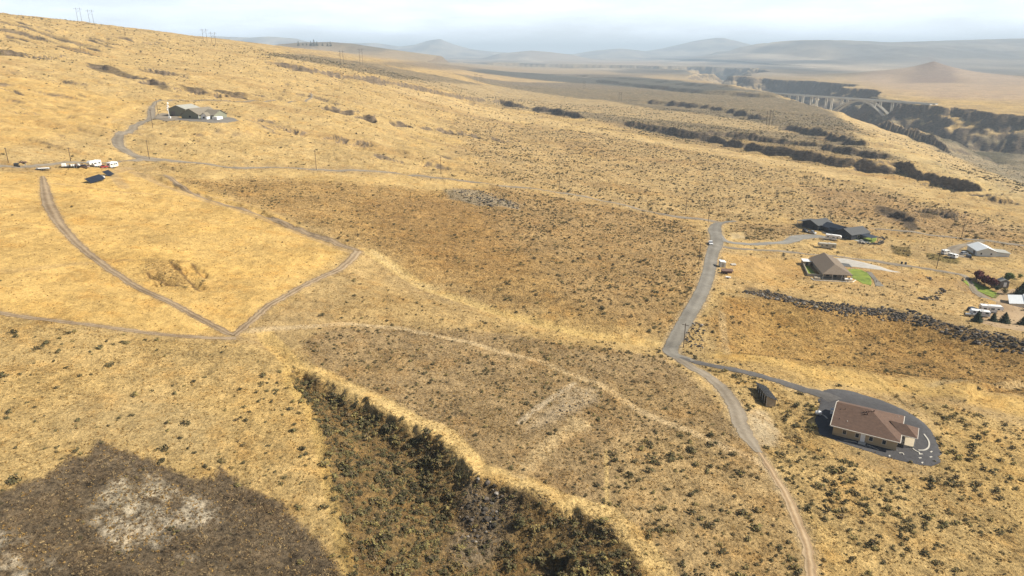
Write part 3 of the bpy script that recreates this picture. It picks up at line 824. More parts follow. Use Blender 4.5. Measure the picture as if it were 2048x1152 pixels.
# ------------------------------------------------------------------ roads, pads, lawns: sheets draped on the ground
def road_material(name, c1, c2, rut, bump=.03, speck=.35, edge=.35):
    m = bpy.data.materials.new(name); m.use_nodes = True
    nt = m.node_tree; L = nt.links; b = nt.nodes['Principled BSDF']
    b.inputs['Roughness'].default_value = .9; b.inputs['Specular IOR Level'].default_value = .15
    uv = nd(nt, 'ShaderNodeAttribute'); uv.attribute_name = 'across'
    geo = nd(nt, 'ShaderNodeNewGeometry')
    n = nd(nt, 'ShaderNodeTexNoise'); n.inputs['Scale'].default_value = .9; n.inputs['Detail'].default_value = 7; n.inputs['Roughness'].default_value = .75
    L.new(geo.outputs['Position'], n.inputs['Vector'])
    n2 = nd(nt, 'ShaderNodeTexNoise'); n2.inputs['Scale'].default_value = .09; n2.inputs['Detail'].default_value = 5
    L.new(geo.outputs['Position'], n2.inputs['Vector'])
    w = nd(nt, 'ShaderNodeMath', operation='SINE'); mm = nd(nt, 'ShaderNodeMath', operation='MULTIPLY'); mm.inputs[1].default_value = 12.566
    L.new(uv.outputs['Fac'], mm.inputs[0]); L.new(mm.outputs[0], w.inputs[0])     # two wheel ruts
    a = nd(nt, 'ShaderNodeMath', operation='MULTIPLY'); a.inputs[1].default_value = rut; L.new(w.outputs[0], a.inputs[0])
    s = nd(nt, 'ShaderNodeMath', operation='ADD'); L.new(a.outputs[0], s.inputs[0]); L.new(n.outputs['Fac'], s.inputs[1])
    s2 = nd(nt, 'ShaderNodeMath', operation='ADD'); L.new(s.outputs[0], s2.inputs[0]); L.new(n2.outputs['Fac'], s2.inputs[1])
    r = nd(nt, 'ShaderNodeValToRGB'); r.color_ramp.elements[0].position = .5 - speck / 2 + .22; r.color_ramp.elements[1].position = .5 + speck / 2 + .28
    r.color_ramp.elements[0].color = (*c1, 1); r.color_ramp.elements[1].color = (*c2, 1)
    mr = nd(nt, 'ShaderNodeMath', operation='MULTIPLY'); mr.inputs[1].default_value = .75; L.new(s2.outputs[0], mr.inputs[0])
    L.new(mr.outputs[0], r.inputs['Fac']); L.new(r.outputs[0], b.inputs['Base Color'])
    bp = nd(nt, 'ShaderNodeBump'); bp.inputs['Distance'].default_value = bump
    L.new(s.outputs[0], bp.inputs['Height']); L.new(bp.outputs[0], b.inputs['Normal'])
    # loose, ragged edge where gravel thins out into the grass
    inv = nd(nt, 'ShaderNodeMath', operation='SUBTRACT'); inv.inputs[0].default_value = 1; L.new(uv.outputs['Fac'], inv.inputs[1])
    mn = nd(nt, 'ShaderNodeMath', operation='MINIMUM'); L.new(uv.outputs['Fac'], mn.inputs[0]); L.new(inv.outputs[0], mn.inputs[1])
    n3 = nd(nt, 'ShaderNodeTexNoise'); n3.inputs['Scale'].default_value = 1.6; n3.inputs['Detail'].default_value = 6; n3.inputs['Roughness'].default_value = .7
    L.new(geo.outputs['Position'], n3.inputs['Vector'])
    ad = nd(nt, 'ShaderNodeMath', operation='MULTIPLY_ADD'); ad.inputs[1].default_value = edge; L.new(n3.outputs['Fac'], ad.inputs[0]); L.new(mn.outputs[0], ad.inputs[2])
    al = nd(nt, 'ShaderNodeMapRange'); al.inputs[1].default_value = edge * .5 + .03; al.inputs[2].default_value = edge * .5 + .09
    L.new(ad.outputs[0], al.inputs[0]); L.new(al.outputs[0], b.inputs['Alpha'])
    return m
RM = {'gravel': road_material('pale_gravel', (.155, .126, .090), (.265, .222, .165), .12),
      'asphalt': road_material('worn_road', (.135, .122, .100), (.225, .205, .170), .10),
      'asphalt2': road_material('grey_drive', (.165, .155, .135), (.25, .235, .205), .04),
      'dirt': road_material('pale_dirt', (.25, .168, .092), (.39, .285, .17), .25, .1),
      'dirt2': road_material('churned_dirt', (.165, .115, .066), (.31, .232, .145), .16, .25, .3),
      'darkasphalt': road_material('dark_worn_road', (.075, .070, .066), (.13, .12, .11), .05),
      'black': road_material('black_gravel', (.050, .048, .050), (.095, .092, .092), .01, .05)}
def ribbon(name, P, w, mat, off, label, step=1.2, jitter=.35, nacross=6):
    P, w = smooth_path(P, w, step) if step else (P, w)
    d = np.gradient(P, axis=0); d /= np.maximum(np.hypot(d[:, 0], d[:, 1]), 1e-6)[:, None]
    nrm = np.stack([-d[:, 1], d[:, 0]], 1)
    s = np.cumsum(np.r_[0, np.hypot(*np.diff(P, axis=0).T)])
    jl = fbm(s, s * 0, 2.3, 3, 201) * jitter * 1.5; jr = fbm(s, s * 0 + 50, 2.3, 3, 202) * jitter * 1.5
    V, A = [], []
    for k in range(nacross):
        f = k / (nacross - 1)
        o = (f - .5) * w + (jl * (1 - f) ** 3 + jr * f ** 3)
        q = P + nrm * o[:, None]
        z = Z(q[:, 0], q[:, 1]) + (off + .0004 * np.hypot(q[:, 0], q[:, 1])) * (1.0 if 0 < k < nacross - 1 else .25)
        V.append(np.c_[q, z]); A.append(np.full(len(P), f))
    V = np.array(V).transpose(1, 0, 2).reshape(-1, 3); A = np.array(A).T.ravel()
    F = []
    for i in range(len(P) - 1):
        for k in range(nacross - 1):
            a = i * nacross + k
            F.append((a, a + nacross, a + nacross + 1, a + 1))
    F = [f[::-1] for f in F]
    o = link_mesh(name, V, F, mat, None, True)
    at_ = o.data.attributes.new('across', 'FLOAT', 'POINT'); at_.data.foreach_set('value', A.astype(np.float32))
    tag(o, label, kind='structure')
    return o
_lab = {'gravel_road': 'pale gravel road curving along the hillside', 'road': 'grey road bending down between the houses',
        'gravel_track': 'worn gravel track below the road bend', 'dirt_track': 'pale dirt track running to the bottom edge',
        'side_road': 'gravel road by the parked trailers', 'paved_drive': 'dark paved drive leading to the brown roofed house', 'driveway': 'grey driveway to the dark house', 'access_road': 'narrow gravel road past the tan house',
        'upper_road': 'gravel road above the white roofed house', 'yard_drive': 'gravel drive of the white roofed house', 'field_track': 'churned dirt track across the golden field'}
_pr = {'paved_drive': .12, 'road': .10, 'gravel_road': .06, 'driveway': .07, 'access_road': .05, 'gravel_track': .04, 'dirt_track': .03}
for nm, px, ww, mt, pr, vg in ROADS:
    ribbon(nm, W(px), ww, RM[mt], _pr.get(nm, .05) + .02, _lab[nm], 1.2 if nm not in ('gravel_road',) else 2.0,
           .30 if mt in ('asphalt', 'asphalt2') else .55)

def patch(name, P, mat, off, label, kind='structure', rag=.25, rings=18, res=1.0):
    P = np.asarray(P, float)
    B = []
    n = len(P)
    for i in range(n):
        a, b = P[i], P[(i + 1) % n]
        m = max(1, int(np.hypot(*(b - a)) / res))
        for k in range(m): B.append(a + (b - a) * k / m)
    B = np.array(B); c = P.mean(0)
    s = np.arange(len(B)) * res
    B = c + (B - c) * (1 + (fbm(s, s * 0, 2.5, 3, 211) * rag / np.maximum(np.hypot(*(B - c).T), 1)))[:, None]
    V = [(*c, zat(*c) + off)]
    m = len(B)
    for k in range(1, rings + 1):
        q = c + (B - c) * (k / rings)
        z = Z(q[:, 0], q[:, 1]) + (off + .0003 * np.hypot(q[:, 0], q[:, 1])) * (1 if k < rings else .2)
        V.extend(np.c_[q, z])
    F = [(0, 1 + i, 1 + (i + 1) % m) for i in range(m)]
    for k in range(rings - 1):
        for i in range(m):
            a = 1 + k * m + i; b = 1 + k * m + (i + 1) % m
            F.append((a, a + m, b + m, b))
    area = sum(P[i][0] * P[(i + 1) % n][1] - P[(i + 1) % n][0] * P[i][1] for i in range(n))
    if area < 0: F = [f[::-1] for f in F]
    o = link_mesh(name, V, F, mat, None, True)
    at_ = o.data.attributes.new('across', 'FLOAT', 'POINT')
    av = np.full(len(V), .5, np.float32); av[-m:] = 0; at_.data.foreach_set('value', av)
    tag(o, label, kind=kind)
    return o
LAWN = material('lawn_grass', (.115, .175, .020), .9, .3, .35, .05, color2=(.22, .27, .035))
CONC = material('concrete', (.36, .335, .29), .85, .12, .5, .0, color2=(.44, .41, .36))
def lc(o, head, pts):
    h = radians(head)
    return [(o[0] + x * cos(h) - y * sin(h), o[1] + x * sin(h) + y * cos(h)) for x, y in pts]
BO, BH = (78.0, 147.0), -31.9
patch('gravel_yard', lc(BO, BH, [(-5.6, 21.5), (-4.6, 14), (-4.2, 6), (-2.2, -.8), (2, -2.0), (7.2, -2.8), (12, -3.4), (15.6, -3.6), (19, -3.4), (22.0, -2.6), (23.6, 1), (23.4, 7.4), (22.2, 13), (20, 19.5), (15.5, 24.5), (8.5, 28), (1, 29.5), (-4, 27)]), RM['black'], .06, 'black gravel yard around the brown roofed house', rag=1.0)
TO, THD = (147.0, 307.6), -10.0
patch('lawn', [(163.5, 301.5), (166, 299.0), (168.5, 303), (171.5, 310), (174, 318), (173, 324), (169.5, 325), (164, 322), (162.8, 310)], LAWN, .05, 'bright green lawn beside the tan house', rag=.3)
patch('lawn', lc(TO, THD, [(-4.6, 5.6), (-.9, 5.6), (-.9, 13), (-.9, 22), (-3.0, 22.5)]), LAWN, .05, 'narrow green lawn inside the yard wall')
patch('concrete_apron', [(165, 343), (174, 344), (186, 334), (193, 323), (186, 321), (178, 325), (172, 328), (167, 329)], CONC, .05, 'pale concrete apron behind the tan house', rag=.1)
patch('gravel_path', [(174.2, 320.5), (176.5, 319.5), (173.5, 308), (171.5, 297.5), (167.6, 297.8), (171, 306)], RM['asphalt'], .045, 'dark gravel path beside the green lawn')
patch('lawn', [(206, 398), (210, 392), (214.5, 391.5), (219, 397), (223, 405), (221, 410), (214, 409), (208, 405)], LAWN, .05, 'green lawn at the end of the dark house', rag=.4)
patch('gravel_yard', [tuple(at(*p_)[:2]) for p_ in ((352, 240), (380, 243), (420, 246), (455, 246), (477, 242), (470, 237), (445, 234), (400, 236), (360, 237))], material('grey_gravel', (.15, .135, .115), .9, .2, .4, .03), .08, 'dark gravel yard below the grey house', rag=1.5)
patch('gravel_yard', [tuple(at(*p_)[:2]) for p_ in ((308, 238), (330, 243), (356, 241), (362, 237), (350, 230), (330, 226), (314, 228))], RM['gravel'], .08, 'pale gravel yard beside the grey house', rag=1.5)
patch('gravel_yard', [tuple(at(*p_)[:2]) for p_ in ((1938, 640), (1965, 622), (1992, 610), (1985, 592), (2000, 578), (2040, 578), (2090, 600), (2130, 640), (2060, 664), (1990, 654))], RM['dirt'], .05, 'pale gravel yard of the white metal building', rag=1.5)
print('roads', _t.time() - _t0)

# ------------------------------------------------------------------ shrubs, tufts and rocks
def leaf_mesh(name, seed, n, size, mats, flat=.75, leafy=.17, lobes=4):
    rnd = random.Random(seed)
    V, F, M = [], [], []
    L = []
    for i in range(lobes):
        a = rnd.uniform(0, 2 * pi); rr = rnd.uniform(.05, .38)
        L.append((rr * cos(a), rr * sin(a), rnd.uniform(.22, .42) * flat, rnd.uniform(.20, .36)))
    for i in range(n):
        lx, ly, lz, lr = L[rnd.randrange(lobes)]
        th = rnd.uniform(0, 2 * pi); cz = rnd.uniform(-.55, 1)
        s = sqrt(1 - cz * cz); k = rnd.uniform(.55, 1.08)
        c = Vector((lx + lr * s * cos(th) * k, ly + lr * s * sin(th) * k, max(.02, lz + lr * cz * k * flat)))
        nrm = Vector((s * cos(th), s * sin(th), cz + .4)) + Vector((rnd.uniform(-.8, .8), rnd.uniform(-.8, .8), rnd.uniform(-.5, .5)))
        nrm.normalize()
        u = nrm.orthogonal().normalized(); u.rotate(mathutils.Quaternion(nrm, rnd.uniform(0, 6.28)))
        w = nrm.cross(u)
        q = leafy * rnd.uniform(.6, 1.3)
        b = len(V)
        V += [c - u * q * .5, c + w * q * .45, c + u * q * .6, c - w * q * .4]
        F.append((b, b + 1, b + 2, b + 3)); M.append(0 if rnd.random() < .8 else 1)
    # a few bare stems from the root
    for i in range(5):
        lx, ly, lz, lr = L[i % lobes]
        b = len(V)
        V += [Vector((-.02, 0, -.08)), Vector((.02, .01, -.08)), Vector((lx * .9, ly * .9, lz))]
        F.append((b, b + 1, b + 2)); M.append(1)
    me = bpy.data.meshes.new(name)
    me.from_pydata([tuple(v * size) for v in V], [], F)
    for m in mats: me.materials.append(m)
    me.polygons.foreach_set('material_index', M)
    me.update()
    return me
def shrub_mat(name, stops, rough=.9):
    m = bpy.data.materials.new(name); m.use_nodes = True
    nt = m.node_tree; b = nt.nodes['Principled BSDF']; b.inputs['Roughness'].default_value = rough; b.inputs['Specular IOR Level'].default_value = .1
    oi = nd(nt, 'ShaderNodeObjectInfo'); r = nd(nt, 'ShaderNodeValToRGB')
    cr = r.color_ramp
    while len(cr.elements) > 1: cr.elements.remove(cr.elements[-1])
    for i, (p, c) in enumerate(stops):
        e = cr.elements[0] if i == 0 else cr.elements.new(p)
        e.position = p; e.color = (*c, 1)
    nt.links.new(oi.outputs['Random'], r.inputs['Fac'])
    geo = nd(nt, 'ShaderNodeNewGeometry'); no = nd(nt, 'ShaderNodeTexNoise'); no.inputs['Scale'].default_value = 3.5
    nt.links.new(geo.outputs['Position'], no.inputs['Vector'])
    mr = nd(nt, 'ShaderNodeMapRange'); mr.inputs[1].default_value = .3; mr.inputs[2].default_value = .7; mr.inputs[3].default_value = .7; mr.inputs[4].default_value = 1.35
    nt.links.new(no.outputs['Fac'], mr.inputs[0])
    vs = nd(nt, 'ShaderNodeVectorMath', operation='SCALE'); nt.links.new(r.outputs[0], vs.inputs[0]); nt.links.new(mr.outputs[0], vs.inputs['Scale'])
    nt.links.new(vs.outputs[0], b.inputs['Base Color'])
    return m
SM_LEAF = shrub_mat('sage_leaf', [(0, (.055, .050, .024)), (.3, (.085, .076, .036)), (.6, (.125, .110, .048)), (.85, (.23, .185, .065)), (1, (.13, .088, .042))])
SM_STEM = shrub_mat('sage_stem', [(0, (.09, .065, .04)), (1, (.15, .115, .07))])
TUFT_LEAF = shrub_mat('bunch_grass', [(0, (.36, .225, .072)), (.4, (.29, .175, .058)), (.75, (.20, .125, .048)), (1, (.38, .26, .10))])
ROCKM = shrub_mat('basalt_rock', [(0, (.030, .026, .022)), (.55, (.070, .060, .048)), (.88, (.12, .10, .08)), (1, (.28, .25, .21))])
SCRUB_LEAF = shrub_mat('scrub_twigs', [(0, (.10, .066, .036)), (.5, (.15, .105, .058)), (.8, (.21, .15, .08)), (1, (.33, .24, .12))])
shrub_meshes = [leaf_mesh('sagebrush', 10 + i, 78, 1.0, [SM_LEAF, SM_STEM], flat=(.9, .75, 1.0, .8, .65, .85)[i], lobes=3 + i % 3) for i in range(6)]
tuft_meshes = [leaf_mesh('grass_tuft', 40 + i, 16, 1.0, [TUFT_LEAF, TUFT_LEAF], flat=.8, leafy=.3, lobes=2) for i in range(3)]
def rock_mesh(name, seed):
    import bmesh
    rnd = random.Random(seed); bm = bmesh.new()
    bmesh.ops.create_icosphere(bm, subdivisions=1, radius=.5)
    for v in bm.verts:
        v.co *= rnd.uniform(.7, 1.15); v.co.z *= .75
    me = bpy.data.meshes.new(name); bm.to_mesh(me); bm.free(); me.materials.append(ROCKM)
    return me
rock_meshes = [rock_mesh('boulder', 70 + i) for i in range(4)]

RNG = np.random.default_rng(7)
def scatter(n_try, r0, r1, power=1.0):
    """candidate map points, uniform per area inside the visible fan and a margin on both sides"""
    u = RNG.random(n_try)
    r = np.sqrt(r0 * r0 + u * (r1 * r1 - r0 * r0))
    th = RNG.uniform(radians(-42), radians(42), n_try)
    return r * np.sin(th), r * np.cos(th)
def collect(dmul, rings, cap=None):
    X, Y, S = [], [], []
    for r0, r1, dmax, smul in rings:
        area = radians(84) / 2 * (r1 * r1 - r0 * r0)
        n = int(area * dmax)
        x, y = scatter(n, r0, r1)
        c, cl, de, sz = cover(x, y)
        patchy = np.clip(1 + (1.9 * fbm(x, y, 11, 4, 301) + 1.2 * fbm(x, y, 60, 2, 302)) * np.clip(1.3 - de, .3, 1), .15, 2.8)
        keep = RNG.random(n) < de * dmul * patchy / dmax
        X.append(x[keep]); Y.append(y[keep]); S.append(sz[keep] * smul)
    return np.concatenate(X), np.concatenate(Y), np.concatenate(S)
# bare places: pads, houses and yards
BARE = [(np.array(lc(BO, BH, [(-5, 28), (-4, 6), (-2, -1), (7.2, -2.8), (15.6, -3.4), (22.5, -2), (23.4, 7.4), (20, 19.5), (10, 28)]))),
        np.array([(141, 306), (162, 299), (176, 297), (178, 318), (194, 322), (180, 345), (150, 342)]),
        np.array([(180, 436), (186, 405), (200, 391), (224, 400), (222, 414), (205, 445)]),
        np.array([(-262, 545), (-248, 505), (-200, 490), (-198, 505), (-215, 540), (-245, 560)]),
        np.array([(250, 365), (270, 360), (282, 372), (262, 392)]),
        np.array([(200, 268), (225, 270), (262, 285), (262, 325), (235, 318), (212, 290)])]
def not_bare(x, y):
    ok = np.ones(len(x), bool)
    for P in BARE: ok &= poly_sd(x, y, P) < 0.3
    return ok
sx, sy, ss = collect(1.0, [(70, 200, 1.7, 1.0), (200, 450, .35, 1.0), (450, 900, .10, 1.15), (900, 1500, .035, 1.5)])
k = not_bare(sx, sy); sx, sy, ss = sx[k], sy[k], ss[k]
ss = ss * np.clip(RNG.lognormal(-.12, .46, len(ss)), .3, 2.4)
srot = RNG.uniform(0, 2 * pi, len(ss))
sz_ = Z(sx, sy)
print('shrubs', len(sx), _t.time() - _t0)
# the ~300 that show largest become plants of their own
d_cam = sy * cos(PITCH) - sz_ * sin(PITCH)
pxs = 1024 + FPX * sx / d_cam; pys = 576 - FPX * (sy * sin(PITCH) + sz_ * cos(PITCH)) / d_cam
inview = (pxs > 8) & (pxs < 2040) & (pys < 1146) & (d_cam > 0)
show = np.where(inview, ss / d_cam, 0)
order = np.argsort(-show)[:300]
single = np.zeros(len(sx), bool); single[order] = True
GUL_T = GUL_P
patch('lawn', [tuple(at(*p_)[:2]) for p_ in ((1922, 560), (1945, 562), (1975, 574), (2002, 590), (1992, 599), (1955, 582))], LAWN, .05, 'shaded green grass under the red trees', rag=.4)
BURN_P = ZONES[6][0]
def where_label(x, y, px, size):
    a = np.array([x]), np.array([y])
    big = 'large ' if size > 1.25 else ('small ' if size < .8 else '')
    if poly_sd(*a, GUL_T)[0] > 0:
        dr, dl = seg_dist(*a, GUL_R)[0][0], seg_dist(*a, GUL_L)[0][0]
        hd = sqrt((x - GUL_R[0][0]) ** 2 + (y - GUL_R[0][1]) ** 2)
        if hd < 22: w_, g = 'sagebrush at the narrow upper head of the gully', 'sagebrush at the gully head'
        elif dr < 7: w_, g = 'dark sagebrush on the shaded gully side under the straw rim', 'sagebrush on the shaded gully side'
        elif dl < 5: w_, g = 'sagebrush along the left foot of the gully', 'sagebrush along the left gully foot'
        else: w_, g = 'grey green sagebrush on the open gully floor', 'sagebrush on the gully floor'
    elif poly_sd(*a, BURN_P)[0] > 0: w_, g = 'dark sagebrush on the brown scrub patch', 'sagebrush on the scrub patch'
    elif px < 720: w_, g = 'olive sagebrush on the golden grass left of the gully', 'sagebrush left of the gully'
    elif px < 1560:
        if seg_dist(*a, GUL_R)[0][0] < 9: w_, g = 'dark sagebrush right beside the straw rim of the gully', 'sagebrush beside the gully rim'
        else: w_, g = 'dark olive sagebrush on the tan flat between gully and dirt track', 'sagebrush on the tan flat'
    elif seg_dist(*a, ROADW[3][1])[0][0] < 7: w_, g = 'sagebrush close beside the pale dirt track', 'sagebrush beside the dirt track'
    elif poly_sd(*a, BARE[0])[0] > -12: w_, g = 'olive sagebrush just outside the black gravel yard', 'sagebrush around the gravel yard'
    else: w_, g = 'olive sagebrush on the open slope at the lower right', 'sagebrush on the lower right slope'
    return big + w_, g
for i in order:
    me = shrub_meshes[int(i) % 6]
    o = bpy.data.objects.new('sagebrush', me); COL.objects.link(o)
    o.location = (sx[i], sy[i], sz_[i] - .04); s = float(ss[i]) * 1.12
    o.scale = (s, s, s * .9); o.rotation_euler = (0, 0, srot[i])
    lb, gp = where_label(sx[i], sy[i], pxs[i], s)
    tag(o, lb, 'shrub', gp)

def instancer(name, label, x, y, z, s, rot, meshes, zs=.9):
    n = len(x)
    me = bpy.data.meshes.new(name); me.vertices.add(n)
    me.vertices.foreach_set('co', np.c_[x, y, z].astype(np.float32).ravel())
    a = me.attributes.new('scl', 'FLOAT', 'POINT'); a.data.foreach_set('value', s.astype(np.float32))
    a = me.attributes.new('rot', 'FLOAT', 'POINT'); a.data.foreach_set('value', rot.astype(np.float32))
    a = me.attributes.new('var', 'INT', 'POINT'); a.data.foreach_set('value', RNG.integers(0, len(meshes), n).astype(np.int32))
    o = bpy.data.objects.new(name, me); COL.objects.link(o)
    c = bpy.data.collections.new(name + '_kinds')
    for j, m in enumerate(meshes):
        q = bpy.data.objects.new(name + '_source', m); c.objects.link(q)
    ng = bpy.data.node_groups.new(name + '_scatter', 'GeometryNodeTree')
    ng.interface.new_socket('Geometry', in_out='INPUT', socket_type='NodeSocketGeometry')
    ng.interface.new_socket('Geometry', in_out='OUTPUT', socket_type='NodeSocketGeometry')
    gi = ng.nodes.new('NodeGroupInput'); go = ng.nodes.new('NodeGroupOutput')
    ip = ng.nodes.new('GeometryNodeInstanceOnPoints'); ci = ng.nodes.new('GeometryNodeCollectionInfo')
    ci.inputs['Collection'].default_value = c; ci.inputs['Separate Children'].default_value = True; ci.inputs['Reset Children'].default_value = True
    ip.inputs['Pick Instance'].default_value = True
    def na(nm, ty):
        q = ng.nodes.new('GeometryNodeInputNamedAttribute'); q.data_type = ty; q.inputs['Name'].default_value = nm; return q.outputs[0]
    cx = ng.nodes.new('ShaderNodeCombineXYZ'); ng.links.new(na('rot', 'FLOAT'), cx.inputs[2])
    sc = ng.nodes.new('ShaderNodeCombineXYZ'); sv = na('scl', 'FLOAT')
    mz = ng.nodes.new('ShaderNodeMath'); mz.operation = 'MULTIPLY'; mz.inputs[1].default_value = zs; ng.links.new(sv, mz.inputs[0])
    ng.links.new(sv, sc.inputs[0]); ng.links.new(sv, sc.inputs[1]); ng.links.new(mz.outputs[0], sc.inputs[2])
    m2p = ng.nodes.new('GeometryNodeMeshToPoints')
    ng.links.new(gi.outputs[0], m2p.inputs[0]); ng.links.new(m2p.outputs[0], ip.inputs['Points'])
    ng.links.new(ci.outputs[0], ip.inputs['Instance']); ng.links.new(na('var', 'INT'), ip.inputs['Instance Index'])
    ng.links.new(cx.outputs[0], ip.inputs['Rotation']); ng.links.new(sc.outputs[0], ip.inputs['Scale'])
    ng.links.new(ip.outputs[0], go.inputs[0])
    md = o.modifiers.new('scatter', 'NODES'); md.node_group = ng
    tag(o, label, kind='stuff')
    return o
m = ~single
instancer('sagebrush_cover', 'sagebrush spread over the whole dry hillside', sx[m], sy[m], sz_[m] - .05, ss[m] * 1.12, srot[m], shrub_meshes)

# bunch grass tufts near the view point: the clumpy nap of the slopes
def tufts():
    X, Y, S = [], [], []
    for r0, r1, dmax, smul in ((75, 170, 1.6, .95), (170, 320, .75, 1.1), (320, 560, .22, 1.5)):
        n = int(radians(84) / 2 * (r1 * r1 - r0 * r0) * dmax)
        x, y = scatter(n, r0, r1)
        c, cl, de, sz = cover(x, y)
        keep = RNG.random(n) < np.clip(cl * 1.1 - .12, 0.05, 1) * np.clip(.8 + 1.5 * fbm(x, y, 7, 3, 303), .1, 1)
        keep &= ((c[:, 0] > .15) | (RNG.random(n) < .25)) & (de >= .001)
        X.append(x[keep]); Y.append(y[keep]); S.append(np.full(keep.sum(), .42 * smul))
    return np.concatenate(X), np.concatenate(Y), np.concatenate(S)
tx, ty, ts = tufts()
k = not_bare(tx, ty); tx, ty, ts = tx[k], ty[k], ts[k]
for nm, P, w_, mt, pr, vg in ROADW:
    kk = culled(tx, ty, P, 8)
    if not len(kk): continue
    d, _, arc, L = seg_dist(tx[kk], ty[kk], P[::2])
    hw = np.interp(arc, np.linspace(0, L, len(w_)), w_) / 2
    bad = kk[d < hw + .1]
    mk = np.ones(len(tx), bool); mk[bad] = False
    tx, ty, ts = tx[mk], ty[mk], ts[mk]
print('tufts', len(tx), _t.time() - _t0)
ts = ts * RNG.uniform(.6, 1.5, len(ts))
instancer('grass', 'clumps of dry bunch grass on the slopes', tx, ty, Z(tx, ty) - .03, ts, RNG.uniform(0, 6.28, len(tx)), tuft_meshes, 1.0)

# low brown twigs on the scrub patch
_bx, _by = RNG.uniform(BURN_P[:, 0].min(), BURN_P[:, 0].max(), 16000), RNG.uniform(max(BURN_P[:, 1].min(), 60), BURN_P[:, 1].max(), 16000)
_s = poly_sd(_bx + fbm(_bx, _by, 2.6, 3, 145) * 1.3, _by + fbm(_bx, _by, 2.6, 3, 146) * 1.3, BURN_P)
_k = (_s > -.4) & (RNG.random(16000) < .55 + 1.2 * fbm(_bx, _by, 5, 3, 150))
_bx, _by = _bx[_k], _by[_k]
_gx, _gy = RNG.uniform(GUL_P[:, 0].min(), GUL_P[:, 0].max(), 22000), RNG.uniform(max(GUL_P[:, 1].min(), 60), GUL_P[:, 1].max(), 22000)
_k = (poly_sd(_gx, _gy, GUL_P) > .8) & (RNG.random(22000) < .6 + 1.2 * fbm(_gx, _gy, 6, 3, 151))
_bx, _by = np.r_[_bx, _gx[_k]], np.r_[_by, _gy[_k]]
scrub_meshes = [leaf_mesh('scrub', 90 + i, 18, 1.0, [SCRUB_LEAF, SCRUB_LEAF], flat=.6, leafy=.26, lobes=3) for i in range(3)]
instancer('low_scrub', 'low brown scrub covering the dark patch at lower left', _bx, _by, Z(_bx, _by) - .03, RNG.uniform(.3, .75, len(_bx)), RNG.uniform(0, 6.28, len(_bx)), scrub_meshes, .8)
print('scrub', len(_bx))
# boulders tipped along the fill bank and other rubble
def rocks_in(P, n, s0, s1):
    P = np.array(P); x = RNG.uniform(P[:, 0].min(), P[:, 0].max(), n * 6); y = RNG.uniform(P[:, 1].min(), P[:, 1].max(), n * 6)
    k = poly_sd(x, y, P) > .6 + fbm(x, y, 4, 2, 305) * 2 + fbm(x, y, 17, 3, 306) * 4.5
    x, y = x[k][:n], y[k][:n]
    return x, y, np.clip(RNG.lognormal(np.log((s0 + s1) / 2), .5, len(x)), s0 * .6, s1 * 1.9)
def band(P, w):
    Q, _ = smooth_path(P, np.ones(len(P)), 4)
    d = np.gradient(Q, axis=0); d /= np.hypot(d[:, 0], d[:, 1])[:, None]
    nn = np.stack([-d[:, 1], d[:, 0]], 1)
    return np.vstack([Q + nn * w / 2, (Q - nn * w / 2)[::-1]])
rx, ry, rs_ = [], [], []
for P, n, a, b in ((band(BANK[:4] - np.array([0, 3.5]), 14), 1500, .2, .95), (band(BANK[3:] - np.array([0, 3]), 12), 1250, .25, 1.05),
                   (band(np.array([(205, 391), (212, 387.5), (219, 391), (225, 400), (227, 409)]), 3.6), 260, .4, 1.0),
                   (W([(930, 955), (1010, 975), (1000, 1030), (950, 1060), (915, 1010)]), 160, .2, .7),
                   (band(W([(1800, 548), (1850, 556), (1878, 572), (1872, 592), (1840, 598)]), 3.5), 230, .4, 1.0),
                   (W([(890, 382), (955, 378), (1040, 408), (1040, 418), (960, 410)]), 260, .4, 1.2),
                   (W([(1080, 840), (1140, 790), (1190, 780), (1200, 800), (1120, 840), (1060, 880)]), 90, .15, .35),
                   (W([(1390, 640), (1410, 650), (1400, 690), (1380, 690)]), 120, .3, .8)):
    x, y, s = rocks_in(P, n, a, b); rx.append(x); ry.append(y); rs_.append(s)
rx, ry, rs_ = map(np.concatenate, (rx, ry, rs_))
instancer('rubble', 'dark basalt boulders tipped along the fill bank', rx, ry, Z(rx, ry) + rs_ * .12, rs_, RNG.uniform(0, 6.28, len(rx)), rock_meshes, 1.0)
print('scatter', _t.time() - _t0)
